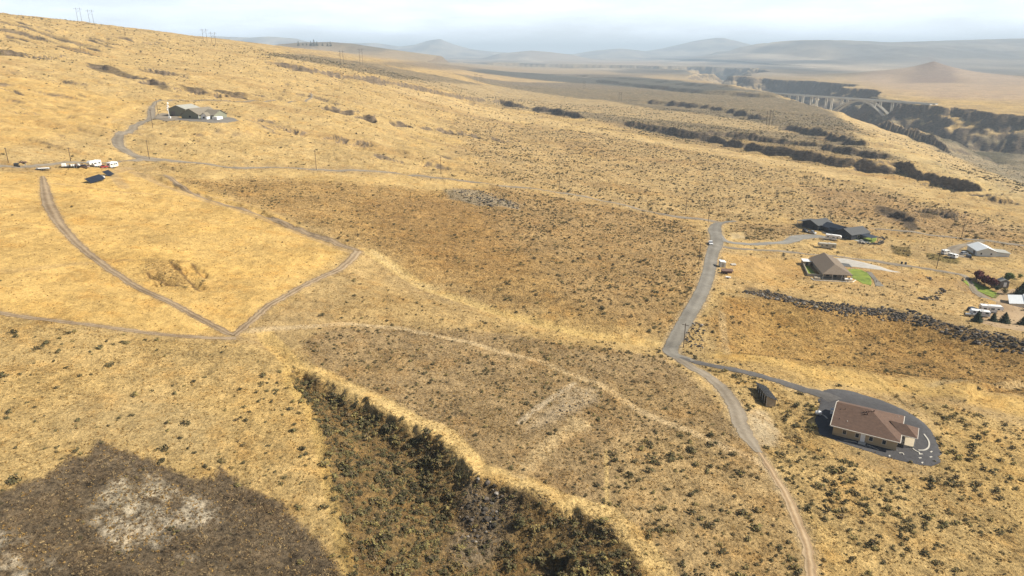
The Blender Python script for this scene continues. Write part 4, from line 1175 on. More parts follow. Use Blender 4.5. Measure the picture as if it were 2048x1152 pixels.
# ------------------------------------------------------------------ building kit
class MB:
    def __init__(s): s.v = []; s.f = []
    def add(s, vs, fs):
        b = len(s.v); s.v += [tuple(v) for v in vs]; s.f += [tuple(b + i for i in f) for f in fs]; return s
    def box(s, cx, cy, cz, sx, sy, sz, rz=0.0, bev=0.0):
        c, n = cos(rz), sin(rz)
        if bev <= 0:
            P = [(x * sx / 2, y * sy / 2, z * sz / 2) for z in (-1, 1) for y in (-1, 1) for x in (-1, 1)]
            F = [(0, 2, 3, 1), (4, 5, 7, 6), (0, 1, 5, 4), (2, 6, 7, 3), (0, 4, 6, 2), (1, 3, 7, 5)]
        else:
            return s.rbox(cx, cy, cz, sx, sy, sz, rz, bev)
        return s.add([(cx + x * c - y * n, cy + x * n + y * c, cz + z) for x, y, z in P], F)
    def rbox(s, cx, cy, cz, sx, sy, sz, rz, bev):
        """box with chamfered long edges, profile in y-z extruded along x"""
        hy, hz = sy / 2, sz / 2
        pr = [(-hy + bev, -hz), (hy - bev, -hz), (hy, -hz + bev), (hy, hz - bev), (hy - bev, hz), (-hy + bev, hz), (-hy, hz - bev), (-hy, -hz + bev)]
        c, n = cos(rz), sin(rz)
        xs = [(-sx / 2, .0), (-sx / 2 + 0.0, 0)]
        V = []
        for x, k in ((-sx / 2, .93), (-sx / 2 + bev, 1), (sx / 2 - bev, 1), (sx / 2, .93)):
            for y, z in pr:
                yy, zz = y * k, z * k
                V.append((cx + x * c - yy * n, cy + x * n + yy * c, cz + zz))
        F = []
        for k in range(3):
            for i in range(8):
                a = k * 8 + i; b = k * 8 + (i + 1) % 8
                F.append((a, a + 8, b + 8, b))
        F.append(tuple(range(8))); F.append(tuple(range(31, 23, -1)))
        return s.add(V, F)
    def prism(s, pts, z0, z1):
        n = len(pts)
        area = sum(pts[i][0] * pts[(i + 1) % n][1] - pts[(i + 1) % n][0] * pts[i][1] for i in range(n))
        if area < 0: pts = pts[::-1]
        V = [(x, y, z0) for x, y in pts] + [(x, y, z1) for x, y in pts]
        F = [tuple(range(n - 1, -1, -1)), tuple(range(n, 2 * n))] + [(i, (i + 1) % n, n + (i + 1) % n, n + i) for i in range(n)]
        return s.add(V, F)
    def wedge(s, prof, axis, a0, a1):
        """profile of (u,z) extruded along axis 'x' (u=y) or 'y' (u=x)"""
        n = len(prof)
        f = (lambda u, z, a: (a, u, z)) if axis == 'x' else (lambda u, z, a: (u, a, z))
        V = [f(u, z, a0) for u, z in prof] + [f(u, z, a1) for u, z in prof]
        F = [tuple(range(n)), tuple(range(2 * n - 1, n - 1, -1))] + [(i, n + i, n + (i + 1) % n, (i + 1) % n) for i in range(n)]
        return s.add(V, F)
    def tube(s, p0, p1, r0, r1=None, n=8):
        r1 = r0 if r1 is None else r1
        p0, p1 = Vector(p0), Vector(p1); d = (p1 - p0).normalized(); u = d.orthogonal().normalized(); w = d.cross(u)
        V = [p0 + (u * cos(2 * pi * i / n) + w * sin(2 * pi * i / n)) * r0 for i in range(n)] + [p1 + (u * cos(2 * pi * i / n) + w * sin(2 * pi * i / n)) * r1 for i in range(n)]
        return s.add(V, [(i, (i + 1) % n, n + (i + 1) % n, n + i) for i in range(n)] + [tuple(range(n - 1, -1, -1)), tuple(range(n, 2 * n))])
    def shell(s, V, F, th=.18):
        n = len(V); W_ = [tuple(v) for v in V] + [(v[0], v[1], v[2] - th) for v in V]
        E = {}
        for f in F:
            for i in range(len(f)):
                a, b = f[i], f[(i + 1) % len(f)]
                E[(a, b)] = 1
        FF = list(F) + [tuple(n + i for i in f[::-1]) for f in F]
        for a, b in E:
            if (b, a) not in E: FF.append((b, a, n + a, n + b))
        return s.add(W_, FF)
    def build(s, name, mat, parent=None, smooth=False):
        import bmesh
        me = bpy.data.meshes.new(name); me.from_pydata(s.v, [], s.f)
        bm = bmesh.new(); bm.from_mesh(me); bmesh.ops.recalc_face_normals(bm, faces=bm.faces); bm.to_mesh(me); bm.free()
        me.materials.append(mat)
        if smooth: me.polygons.foreach_set('use_smooth', [True] * len(me.polygons))
        o = bpy.data.objects.new(name, me); COL.objects.link(o)
        if parent is not None: o.parent = parent
        return o
def thing(name, loc, head, label, cat, group=None):
    o = bpy.data.objects.new(name, None); COL.objects.link(o)
    o.location = loc; o.rotation_euler = (0, 0, radians(head)); o.empty_display_size = .5
    return tag(o, label, cat, group)
def copy_tree(o, parent=None):
    c = o.copy(); COL.objects.link(c)
    if parent is not None: c.parent = parent
    for ch in list(o.children): copy_tree(ch, c)
    return c

M_ = dict(
    brownroof=material('brown_shingle', (.108, .066, .046), .9, .22, 1.2, .02, stretch=(1, 1, 4)),
    beige=material('beige_siding', (.40, .31, .19), .8, .07, .6, 0, stretch=(.3, .3, 6)),
    trim=material('white_trim', (.58, .53, .45), .6, .05, 1),
    white=material('white_paint', (.78, .77, .74), .45, .05, .8),
    glass=material('window_glass', (.025, .032, .040), .12, .2, .5, 0, spec=.6),
    tanroof=material('tan_shingle', (.165, .128, .092), .9, .16, 1.3, .02, stretch=(1, 1, 4)),
    tanwall=material('tan_stucco', (.33, .27, .19), .85, .08, .8),
    block=material('block_wall', (.42, .36, .26), .9, .12, 1.5, .01),
    darkwall=material('charcoal_siding', (.030, .034, .040), .7, .15, .8),
    darkroof=material('charcoal_shingle', (.080, .082, .082), .85, .2, 1.3, .02, stretch=(1, 1, 4)),
    darkmetal=material('dark_metal_roof', (.035, .04, .05), .45, .12, .5, 0, metallic=.3),
    greenwall=material('grey_green_siding', (.20, .205, .15), .85, .08, .6),
    greyroof=material('grey_brown_shingle', (.19, .165, .125), .9, .15, 1.2, .02),
    lightroof=material('light_metal_roof', (.34, .33, .28), .5, .06, .5),
    whiteroof=material('white_metal_roof', (.62, .64, .64), .42, .05, .35, 0, stretch=(6, .3, 1)),
    whitewall=material('white_metal_siding', (.60, .60, .55), .55, .06, .5),
    greywall=material('grey_siding', (.17, .15, .13), .8, .1, .8),
    wood=material('weathered_wood', (.13, .092, .060), .9, .25, 3, .01, stretch=(1, 1, .15)),
    post=material('white_post', (.66, .63, .56), .6, .05, 2),
    pole=material('creosote_pole', (.085, .058, .040), .9, .3, 2, .01, stretch=(1, 1, .1)),
    steel=material('galvanised_steel', (.35, .36, .36), .45, .1, 2, metallic=.6),
    solar=material('solar_glass', (.012, .014, .020), .3, .2, .4, spec=.6),
    rack=material('panel_back', (.10, .095, .09), .6, .2, .8),
    tyre=material('tyre_rubber', (.02, .02, .02), .9, .1, 3),
    rim=material('wheel_rim', (.5, .5, .5), .35, .05, 3, metallic=.6),
    rvwhite=material('trailer_white', (.74, .73, .70), .4, .04, .6),
    rvtan=material('trailer_tan', (.42, .39, .31), .5, .05, .6),
    rvgrey=material('trailer_stripe', (.15, .14, .13), .5, .1, .6),
    red=material('red_paint', (.35, .04, .03), .5, .1, 1),
    darkcar=material('dark_car_paint', (.025, .027, .03), .25, .1, 1, spec=.6),
    silver=material('silver_car_paint', (.40, .41, .42), .3, .05, 1, metallic=.4),
    carwhite=material('white_car_paint', (.75, .75, .74), .3, .03, 1),
    tanbox=material('tan_tarp', (.38, .31, .22), .8, .12, 1),
    rust=material('brown_sheet', (.15, .092, .07), .85, .2, 1, .01),
    stone=material('pale_stone', (.44, .41, .35), .85, .1, 1),
    bridge=material('aged_concrete', (.52, .49, .43), .9, .1, .06),
    tank=material('tank_white', (.76, .76, .74), .4, .04, 1),
    blue=material('blue_tarp', (.05, .06, .35), .6, .1, 1),
)
def window(wall, x, y, z, w, h, ax='x', frame='trim', sgn=-1):
    """a window part with its pane as sub-part; ax = direction the wall runs along, sgn = outward side"""
    f = MB(); p = MB()
    if ax == 'x':
        for dx in (-w / 2, w / 2): f.box(x + dx, y + sgn * .04, z, .09, .08, h + .09)
        for dz in (-h / 2, h / 2): f.box(x, y + sgn * .04, z + dz, w - .09, .08, .09)
        p.box(x, y + sgn * .02, z, w - .09, .04, h - .09)
    else:
        for dy in (-w / 2, w / 2): f.box(x + sgn * .04, y + dy, z, .08, .09, h + .09)
        for dz in (-h / 2, h / 2): f.box(x + sgn * .04, y, z + dz, .08, w - .09, .09)
        p.box(x + sgn * .02, y, z, .04, w - .09, h - .09)
    o = f.build('window', M_[frame], wall); p.build('pane', M_['glass'], o)
    return o
def door(wall, x, y, z0, w, h, ax='x', mat='white', sgn=-1, name='door'):
    d = MB(); k = MB()
    if ax == 'x':
        d.box(x, y + sgn * .04, z0 + h / 2, w, .08, h); k.box(x + w * .38, y + sgn * .11, z0 + h * .48, .06, .06, .12)
    else:
        d.box(x + sgn * .04, y, z0 + h / 2, .08, w, h); k.box(x + sgn * .11, y + w * .38, z0 + h * .48, .06, .06, .12)
    o = d.build(name, M_[mat], wall); k.build('handle', M_['steel'], o)
    return o
def gable_parts(t, x0, x1, y0, y1, hw, rise, wall, roof, ridge='y', ov=.45, z0=0, base=.6):
    """walls with gable ends and a two-slope roof, ridge along the given axis"""
    w = MB()
    if ridge == 'y':
        xm = (x0 + x1) / 2
        w.wedge([(x0, -base), (x1, -base), (x1, hw), (xm, hw + rise - .12), (x0, hw)], 'y', y0, y1)
    else:
        ym = (y0 + y1) / 2
        w.wedge([(y0, -base), (y1, -base), (y1, hw), (ym, hw + rise - .12), (y0, hw)], 'x', x0, x1)
    wo = w.build('wall', M_[wall], t)
    r = MB()
    if ridge == 'y':
        hw2 = (x1 - x0) / 2; sl = rise / hw2; e = hw - sl * ov + .12
        V = [(x0 - ov, y0 - ov, e), (xm, y0 - ov, hw + rise + .12), (x1 + ov, y0 - ov, e), (x1 + ov, y1 + ov, e), (xm, y1 + ov, hw + rise + .12), (x0 - ov, y1 + ov, e)]
        r.shell(V, [(0, 1, 4, 5), (1, 2, 3, 4)], .2)
    else:
        hw2 = (y1 - y0) / 2; sl = rise / hw2; e = hw - sl * ov + .12
        V = [(x0 - ov, y0 - ov, e), (x0 - ov, ym, hw + rise + .12), (x0 - ov, y1 + ov, e), (x1 + ov, y1 + ov, e), (x1 + ov, ym, hw + rise + .12), (x1 + ov, y0 - ov, e)]
        r.shell(V, [(0, 5, 4, 1), (1, 4, 3, 2)], .2)
    ro = r.build('roof', M_[roof], t)
    return wo, ro
def small_tubes(name, pts, r, h, mat, parent):
    m = MB()
    for p in pts: m.tube((p[0], p[1], p[2]), (p[0], p[1], p[2] + h), r)
    return m.build(name, mat, parent)

# ------------------------------------------------------------------ brown roofed house
t = thing('brown_house', (78.0, 147.0, -88.9), -31.9, 'beige house with brown shingle roof on a black gravel yard', 'house')
w = MB().prism([(.6, .6), (14.5, .6), (14.5, 14.0), (.6, 14.0)], -.8, 2.75)
w.wedge([(.6, 2.75), (14.0, 2.75), (7.25, 5.55)], 'x', .6, .85)
wall = w.build('wall', M_['beige'], t)
EZ, RZ = 2.8, 5.85
rf = MB().shell([(0, 0, EZ), (15, 0, EZ), (15, 14.6, EZ), (0, 14.6, EZ), (0, 7.3, RZ), (7.7, 7.3, RZ)], [(0, 1, 5, 4), (1, 2, 5), (2, 3, 4, 5)], .16)
roof = rf.build('roof', M_['brownroof'], t)
g = MB()
def bar(m, a, b, w_=.16, h_=.2):
    a, b = Vector(a), Vector(b); d = (b - a).normalized(); u = Vector((-d.y, d.x, 0)).normalized() * w_ / 2; up = Vector((0, 0, h_ / 2))
    m.add([a - u - up, a + u - up, a + u + up, a - u + up, b - u - up, b + u - up, b + u + up, b - u + up], [(0, 1, 2, 3), (7, 6, 5, 4), (0, 4, 5, 1), (1, 5, 6, 2), (2, 6, 7, 3), (3, 7, 4, 0)])
    return m
bar(g, (-.1, 0, EZ - .1), (-.1, 7.3, RZ - .1)); bar(g, (-.1, 14.6, EZ - .1), (-.1, 7.3, RZ - .1)); g.build('rake_trim', M_['trim'], roof)
g = MB(); bar(g, (0, -.1, EZ - .1), (15.1, -.1, EZ - .1), .14, .16); bar(g, (15.1, 0, EZ - .1), (15.1, 4.2, EZ - .1), .14, .16); bar(g, (15.1, 9.9, EZ - .1), (15.1, 14.6, EZ - .1), .14, .16)
g.build('gutter', M_['trim'], roof)
pr_ = MB().shell([(12.0, 7.0, 4.35), (15.6, 7.0, 4.35), (18.3, 4.2, EZ), (18.3, 9.8, EZ), (14.85, 4.2, EZ), (14.85, 9.8, EZ)], [(0, 4, 2, 1), (1, 2, 3), (0, 1, 3, 5)], .14)
porch = pr_.build('porch_roof', M_['brownroof'], t)
g = MB(); bar(g, (15.1, 4.1, EZ - .1), (18.4, 4.1, EZ - .1), .1, .16); bar(g, (18.4, 4.1, EZ - .1), (18.4, 9.9, EZ - .1), .1, .16); g.build('fascia', M_['trim'], porch)
for x, y in ((18.0, 4.5), (18.0, 9.5)): MB().box(x, y, 1.3, .22, .22, 2.7).build('post', M_['post'], porch)
MB().box(16.3, 7.0, .08, 3.6, 5.2, .3).build('porch_floor', M_['block'], t)
MB().box(15.4, 6.2, .7, .9, 1.4, .9).build('bench', M_['stone'], t)
for x in (3.2, 6.0, 9.0, 11.8): window(wall, x, .6, 1.55, .85, 1.15)
door(wall, 7.25, .6, .25, 1.0, 2.1)
MB().box(7.3, -.1, .1, 1.6, 1.3, .35).build('doorstep', M_['stone'], t)
door(wall, 14.5, 7.0, .25, 1.0, 2.1, 'y', sgn=1)
for y in (11.5, 2.5): window(wall, 14.5, y, 1.55, 1.1, 1.1, 'y', sgn=1)
door(wall, .6, 9.5, 0, 2.6, 2.2, 'y', sgn=-1, name='garage_door')
window(wall, .6, 4.0, 1.55, .9, 1.1, 'y')
for i, (x, y) in enumerate(((6.4, 6.0), (6.9, 6.2), (7.2, 5.7), (6.6, 5.4), (7.4, 6.5), (8.4, 7.0))):
    z = EZ + (RZ - EZ) * y / 7.3
    MB().tube((x, y, z - .05), (x, y, z + .45), .14).build('roof_vent', M_['rust'], roof)
for x, y in ((1.2, 5.2), (2.2, 5.6), (1.5, 2.4), (3.3, 2.2), (13.8, 12.2)):
    z = EZ + (RZ - EZ) * min(y, 14.6 - y, (15 - x)) / 7.3
    MB().tube((x, y, z - .05), (x, y, z + .28), .06).build('vent_pipe', M_['post'] if x > 13 or x == 3.3 else M_['darkwall'], roof)
# curved white edging stones and stepping stones in the yard
def edging(pts, label, w_=.32, grp=None):
    w_ = w_ * .72
    P, _ = smooth_path(np.array(lc(BO, BH, pts)), np.ones(len(pts)), .35)
    m = MB(); n = len(P); V, F = [], []
    d = np.gradient(P, axis=0); d /= np.hypot(d[:, 0], d[:, 1])[:, None]
    for i, (p, q) in enumerate(zip(P, d)):
        z = zat(*p) + .02
        for s_, h in ((-1, 0), (-1, .2), (1, .2), (1, 0)):
            V.append((p[0] - q[1] * w_ / 2 * s_, p[1] + q[0] * w_ / 2 * s_, z + h))
    for i in range(n - 1):
        for k in range(3): a = i * 4 + k; F.append((a, a + 1, a + 5, a + 4))
    F += [(0, 1, 2, 3), (4 * n - 1, 4 * n - 2, 4 * n - 3, 4 * n - 4)]
    o = m.add(V, F).build('garden_edging', M_['stone'])
    tag(o, label, 'edging', grp); return o
edging([(19.8, 12.6), (20.9, 9.5), (21.0, 6.5), (20.2, 4.4), (19.0, 3.6)], 'long curved white edging strip right of the porch', .45)
edging([(17.8, 3.9), (18.4, 3.0), (19.2, 2.6), (19.3, 1.6)], 'short hooked white edging strip under the porch corner', .35)
edging([(-1.6, 8.2), (-2.6, 9.4), (-3.8, 9.6)], 'curved white edging strip by the propane tank', .4)
edging([(15.2, -.2), (15.9, .3), (16.2, -.5)], 'small white edging hook at the front corner of the brown roofed house', .3)
edging([(3.4, -1.0), (4.8, -.5), (6.2, -.3)], 'thin pale edging left of the front door', .12)
edging([(8.4, -.3), (9.8, -.6), (11.0, -1.2)], 'thin pale edging right of the front door', .12)
for i, (x, y) in enumerate(((19.6, 2.2), (19.5, .2), (21.6, 2.0), (21.6, 4.6), (20.0, -1.9), (13.4, -2.6))):
    p = lc(BO, BH, [(x, y)])[0]
    o = MB().rbox(0, 0, 0, .72, .36, .14, .2 * i, .04).build('stepping_stone', M_['stone'])
    o.location = (p[0], p[1], zat(*p) + .08)
    tag(o, ('flat white stone nearest the edging strip', 'flat white stone second from the house corner', 'flat white stone at the outer gravel edge', 'flat white stone farthest to the right on the black gravel', 'flat white stone at the lower rim of the black gravel', 'small pale stone on the gravel rim below the wall')[i], 'stone', 'stones on the black gravel')
p = lc(BO, BH, [(-3.9, 9.0)])[0]
t = thing('propane_tank', (p[0], p[1], zat(*p)), -20, 'round white tank on the black gravel left of the brown roofed house', 'tank')
MB().tube((-.55, 0, .75), (.55, 0, .75), .55, n=14).build('tank_body', M_['tank'], t, True)
m = MB(); m.tube((-.8, 0, .75), (-.55, 0, .75), .3, .55, 14); m.tube((.55, 0, .75), (.8, 0, .75), .55, .3, 14); m.build('tank_end', M_['tank'], t, True)
for x in (-.4, .4): MB().box(x, 0, .12, .18, .8, .3).build('leg', M_['steel'], t)
MB().tube((0, 0, 1.28), (0, 0, 1.48), .14).build('valve_cover', M_['tank'], t)
p = lc(BO, BH, [(-.9, 11.8)])[0]
t = thing('utility_box', (p[0], p[1], zat(*p)), -31.9, 'white equipment box against the left wall of the brown roofed house', 'box')
MB().box(0, 0, .65, 1.0, .9, 1.3).build('cabinet', M_['tank'], t); MB().box(-.03, 0, 1.33, 1.1, 1.0, .07).build('lid', M_['steel'], t)

# ------------------------------------------------------------------ solar arrays
def solar(loc, head, L_, wd, tilt, label, npost=5, z0=1.0, n=9):
    t = thing('solar_array', loc, head, label, 'solar panel', 'ground mounted solar arrays')
    T = radians(tilt); ux, uz = cos(T), -sin(T)              # panel slopes down towards +x
    zc = z0 + wd / 2 * sin(T)
    def P(a, y, o=0): return (a * ux + o * sin(T), y, zc + a * uz + o * cos(T))
    for i in range(n):
        y0 = -L_ / 2 + i * L_ / n + .03; y1 = y0 + L_ / n - .06
        b = [P(-wd / 2, y0, .0), P(wd / 2, y0, .0), P(wd / 2, y1, .0), P(-wd / 2, y1, .0)]
        c = [P(-wd / 2, y0, .06), P(wd / 2, y0, .06), P(wd / 2, y1, .06), P(-wd / 2, y1, .06)]
        q = [(0, 3, 2, 1), (4, 5, 6, 7), (0, 1, 5, 4), (1, 2, 6, 5), (2, 3, 7, 6), (3, 0, 4, 7)]
        MB().add(b + c, q).build('panel', M_['solar'], t)
    for a in (-wd * .3, wd * .3):
        m = MB(); bar(m, P(a, -L_ / 2, -.10), P(a, L_ / 2, -.10), .12, .12); m.build('rail', M_['post'], t)
    for i in range(npost):
        y = -L_ / 2 + L_ * (i + .5) / npost
        for a in (-wd * .3, wd * .3):
            q = P(a, y, -.16); MB().tube((q[0], y, -.4), q, .07, n=6).build('post', M_['post'], t)
    return t
_a, _b = at(1512, 779), at(1531, 813)
_L = (_b - _a).length
t = thing('long_shed', (_a.x, _a.y, (_a.z + _b.z) / 2), math.degrees(atan2(_b.y - _a.y, _b.x - _a.x)), 'long narrow open fronted shed with a dark ribbed roof by the paved drive', 'shed')
MB().box(_L / 2, 2.5, .35, _L, .14, 1.9).build('wall', M_['tanwall'], t)
for x in (.1, _L - .1): MB().wedge([(.1, -.6), (2.5, -.6), (2.5, 1.4), (.1, 2.5)], 'x', x - .07, x + .07).build('end_wall', M_['tanwall'], t)
for i in range(6): MB().box(.15 + i * (_L - .3) / 5, .12, .9, .14, .14, 3.0).build('post', M_['post'], t)
MB().box(_L / 2, .1, 2.4, _L, .12, .2).build('beam', M_['post'], t)
r = MB().shell([(-.4, -.35, 2.75), (_L + .4, -.35, 2.75), (_L + .4, 2.9, 1.4), (-.4, 2.9, 1.4)], [(0, 1, 2, 3)], .12)
ro = r.build('roof', M_['rack'], t)
for i in range(26):
    x = -.3 + i * (_L + .6) / 25
    m = MB(); bar(m, (x, -.34, 2.785), (x, 2.88, 1.435), .07, .06); m.build('roof_rib', M_['darkwall'], ro)
A, B = at(176, 367), at(206, 359)
hd = math.degrees(atan2(B.y - A.y, B.x - A.x))
Ls = (B - A).length
c_ = (A + B) / 2
solar((c_.x, c_.y, zat(c_.x, c_.y)), hd - 90, Ls, 3.4, 38, 'left one of two dark solar arrays below the parked trailers', 3, .5, 7)
A2, B2 = at(209, 354), at(226, 349)
c_ = (A2 + B2) / 2
solar((c_.x, c_.y, zat(c_.x, c_.y)), hd - 90, 5.6, 3.4, 38, 'right one of two dark solar arrays below the parked trailers', 2, .5, 5)
p = at(204, 357)
t = thing('equipment_box', p, 20, 'pale equipment box in the gap between the two solar arrays', 'box')
MB().box(0, 0, .8, 1.1, .8, 1.6).build('cabinet', M_['steel'], t); MB().box(.6, 1.2, .5, .8, .7, 1.0).build('side_cabinet', M_['tank'], t)

# ------------------------------------------------------------------ tan hip roofed house with covered porch
t = thing('tan_house', (147.0, 307.6, -101.7), -10, 'tan stucco house with wide hip roof and deep front porch', 'house')
EZ, RZ = 2.8, 5.9
w = MB().prism([(1.2, 4.2), (12.4, 4.2), (12.4, 27), (1.2, 27)], -.6, 2.75)
w.wedge([(1.0, 2.75), (12.6, 2.75), (6.8, 5.6)], 'y', 26.7, 27)
wall = w.build('wall', M_['tanwall'], t)
roof = MB().shell([(0, 0, EZ), (13.6, 0, EZ), (13.6, 27.6, EZ), (0, 27.6, EZ), (6.8, 6.8, RZ), (6.8, 27.6, RZ)], [(0, 1, 4), (1, 2, 5, 4), (0, 4, 5, 3)], .2).build('roof', M_['tanroof'], t)
for x in (.5, 4.7, 8.9, 13.1): MB().box(x, .5, 1.3, .22, .22, 2.6).build('porch_post', M_['post'], t)
MB().box(6.8, 2.2, .05, 13.8, 4.3, .3).build('porch_floor', M_['block'], t)
for x in (3.6, 6.8, 10.2): window(wall, x, 4.2, 1.4, 1.8, 1.9)
for y in (9, 15, 21): window(wall, 1.2, y, 1.5, 1.3, 1.2, 'y')
for y in (8, 20): window(wall, 12.4, y, 1.5, 1.3, 1.2, 'y', sgn=1)
door(wall, 12.4, 14, 0, 1.0, 2.1, 'y', sgn=1)
MB().shell([(13.3, 16.0, 2.6), (17.6, 16.0, 2.2), (17.6, 22.0, 2.2), (13.3, 22.0, 2.6)], [(0, 1, 2, 3)], .12).build('side_canopy', M_['darkroof'], t)
for x, y in ((17.3, 16.3), (17.3, 21.7)): MB().tube((x, y, -.1), (x, y, 2.15), .09).build('canopy_post', M_['post'], t)
TP = lambda x, y: lc(TO, THD, [(x, y)])[0]
def run_wall(name, pts, h, th, mat, label, cat='wall'):
    t = thing(name, (pts[0][0], pts[0][1], 0), 0, label, cat)
    o = pts[0]
    for i in range(len(pts) - 1):
        (ax, ay), (bx, by) = pts[i], pts[i + 1]
        L = sqrt((bx - ax) ** 2 + (by - ay) ** 2); n = max(1, int(L / 3)); a = atan2(by - ay, bx - ax)
        m = MB()
        V, F = [], []
        for k in range(n + 1):
            x, y = ax + (bx - ax) * k / n, ay + (by - ay) * k / n
            z = zat(x, y); nx, ny = -sin(a) * th / 2, cos(a) * th / 2
            for sx_, zz in ((-1, -.5), (-1, h), (1, h), (1, -.5)): V.append((x + nx * sx_ - o[0], y + ny * sx_ - o[1], z + zz))
        for k in range(n):
            for q in range(4):
                i0 = k * 4 + q; i1 = k * 4 + (q + 1) % 4; F.append((i0, i1, i1 + 4, i0 + 4))
        F += [(0, 1, 2, 3), (4 * n + 3, 4 * n + 2, 4 * n + 1, 4 * n)]
        m.add(V, F).build('wall_panel', M_[mat], t)
    return t
run_wall('yard_wall', [TP(2.5, 27.5), TP(-3.2, 26), TP(-5.2, 4.8), TP(.6, 4.4)], 1.25, .25, 'block', 'tan block wall round the side lawn of the tan house')
run_wall('patio_kerb', [TP(-4.6, 1.2), TP(-4.0, -2.2), TP(13.2, -2.0), TP(15.5, 1.5)], .35, .25, 'post', 'low pale kerb in front of the porch of the tan house', 'kerb')
q = TP(-1.9, 24.8)
t = thing('garden_shed', (q[0], q[1], -101.7), THD, 'small shed with flat white roof behind the tan house', 'shed')
MB().box(0, 0, 1.0, 3.4, 4.6, 2.2).build('wall', M_['tanwall'], t); MB().box(0, 0, 2.2, 3.9, 5.2, .16).build('roof', M_['white'], t)
MB().box(0, -2.33, .95, .9, .06, 1.8).build('door', M_['darkwall'], t)
q = TP(-2.2, .2)
t = thing('hot_tub', (q[0], q[1], -101.6), THD, 'beige square hot tub at the left end of the porch', 'hot tub')
MB().rbox(0, 0, .45, 2.6, 2.0, .9, 0, .12).build('tub', M_['block'], t); MB().rbox(0, 0, .93, 2.3, 1.7, .1, 0, .03).build('cover', M_['tanwall'], t)
def boat(q, head, label, L=4.6, mat='rvwhite'):
    t = thing('boat', q, head, label, 'boat')
    V = []; n = 9
    for k in range(n):
        f = k / (n - 1); x = -L / 2 + L * f; hw_ = .85 * (1 - max(0, f - .45) ** 2 * 3.1); hw_ = max(hw_, .04)
        V += [(x, -hw_, 1.25 + .25 * f), (x, -hw_ * .7, .6 + .3 * f * f), (x, 0, .42 + .45 * f * f), (x, hw_ * .7, .6 + .3 * f * f), (x, hw_, 1.25 + .25 * f)]
    F = []
    for k in range(n - 1):
        for j in range(4): a = k * 5 + j; F.append((a, a + 1, a + 6, a + 5))
        F.append((k * 5 + 4, k * 5, k * 5 + 5, k * 5 + 9))
    F.append((0, 1, 2, 3, 4))
    MB().add(V, F).build('hull', M_[mat], t); MB().box(.3, 0, 1.55, .12, 1.3, .4).build('windscreen', M_['glass'], t)
    MB().box(-L / 2 - .15, 0, 1.1, .35, .4, 1.0).build('motor', M_['darkcar'], t)
    tr = MB(); bar(tr, (-L / 2, 0, .4), (L / 2 + 1.0, 0, .45), .12, .12); tr.build('trailer_frame', M_['steel'], t)
    for s in (-1, 1): MB().tube((-.5, s * .8, .32), (-.5, s * .98, .32), .32, n=12).build('wheel', M_['tyre'], t)
    return t
q = TP(11.5, -.9); boat((q[0], q[1], -101.6), THD + 4, 'white boat parked in front of the porch of the tan house', 3.6)

# ------------------------------------------------------------------ charcoal house with three gables
HO = (188.0, 431.5)
t = thing('dark_house', (HO[0], HO[1], -106.3), -66, 'charcoal house of joined gabled wings beside a white trailer', 'house')
wall, roof = gable_parts(t, 0, 12.5, 0, 13, 3.4, 2.3, 'darkwall', 'darkroof')
door(wall, 6.2, 0, 0, 4.6, 2.8, mat='darkmetal', name='garage_door')
wall2, roof2 = gable_parts(t, 12.6, 25.5, 3.2, 12.6, 2.9, 2.0, 'darkwall', 'darkmetal', 'x')
for x in (16.2, 20.0): door(wall2, x, 3.2, 0, 2.8, 2.4, mat='darkmetal', name='garage_door')
wall3, roof3 = gable_parts(t, 25.6, 38, 0, 15.5, 3.2, 2.6, 'darkwall', 'darkroof')
wall4, roof4 = gable_parts(t, 20.5, 25.5, .6, 3.1, 2.7, 1.2, 'darkwall', 'darkmetal', 'x', .5)
for x in (29, 34.5): window(wall3, x, 0, 1.6, 1.5, 1.5, frame='darkmetal')
window(wall3, 38, 6, 1.6, 1.8, 1.6, 'y', sgn=1, frame='post')
MB().shell([(-.2, .5, 3.6), (-.2, 12.5, 3.6), (-5.2, 12.5, 2.9), (-5.2, .5, 2.9)], [(0, 1, 2, 3)], .15).build('lean_to_roof', M_['darkroof'], t)
for y in (.9, 4.8, 8.6, 12.1): MB().box(-4.9, y, 1.3, .22, .22, 3.0).build('lean_to_post', M_['post'], t)
for z in (.7, 1.4): MB().box(-4.9, 6.5, z, .08, 11.2, .12).build('lean_to_rail', M_['post'], t)
MB().shell([(38.4, 6.5, 3.0), (46.5, 6.5, 2.7), (46.5, 13, 2.7), (38.4, 13, 3.0)], [(0, 1, 2, 3)], .15).build('patio_roof', M_['darkmetal'], t)
for x, y in ((46.1, 6.9), (46.1, 12.6), (42, 6.9)): MB().box(x, y, 1.2, .2, .2, 2.7).build('patio_post', M_['darkwall'], t)
MB().tube((31.8, 5.2, 5.2), (31.8, 5.2, 6.2), .22).build('roof_vent', M_['steel'], roof3)
MB().box(24, 9.6, 4.1, 6, 2.6, .12).build('rear_roof', M_['darkmetal'], t)
HP = lambda x, y: lc(HO, -66, [(x, y)])[0]
def table_set(q, head, label):
    t = thing('patio_table', (q[0], q[1], zat(*q)), head, label, 'table')
    MB().tube((0, 0, .72), (0, 0, .78), .9, n=14).build('tabletop', M_['stone'], t)
    MB().tube((0, 0, 0), (0, 0, .72), .08).build('leg', M_['steel'], t); MB().tube((0, 0, 0), (0, 0, .05), .4, n=12).build('base', M_['steel'], t)
table_set(HP(42.3, 3.9), 0, 'pale round table on the terrace at the end of the dark house')
patch('terrace', [HP(39, 6.2), HP(39, 1.4), HP(45.5, 1.0), HP(46.8, 5.9)], CONC, .07, 'pale concrete terrace beside the green lawn', rag=.05)
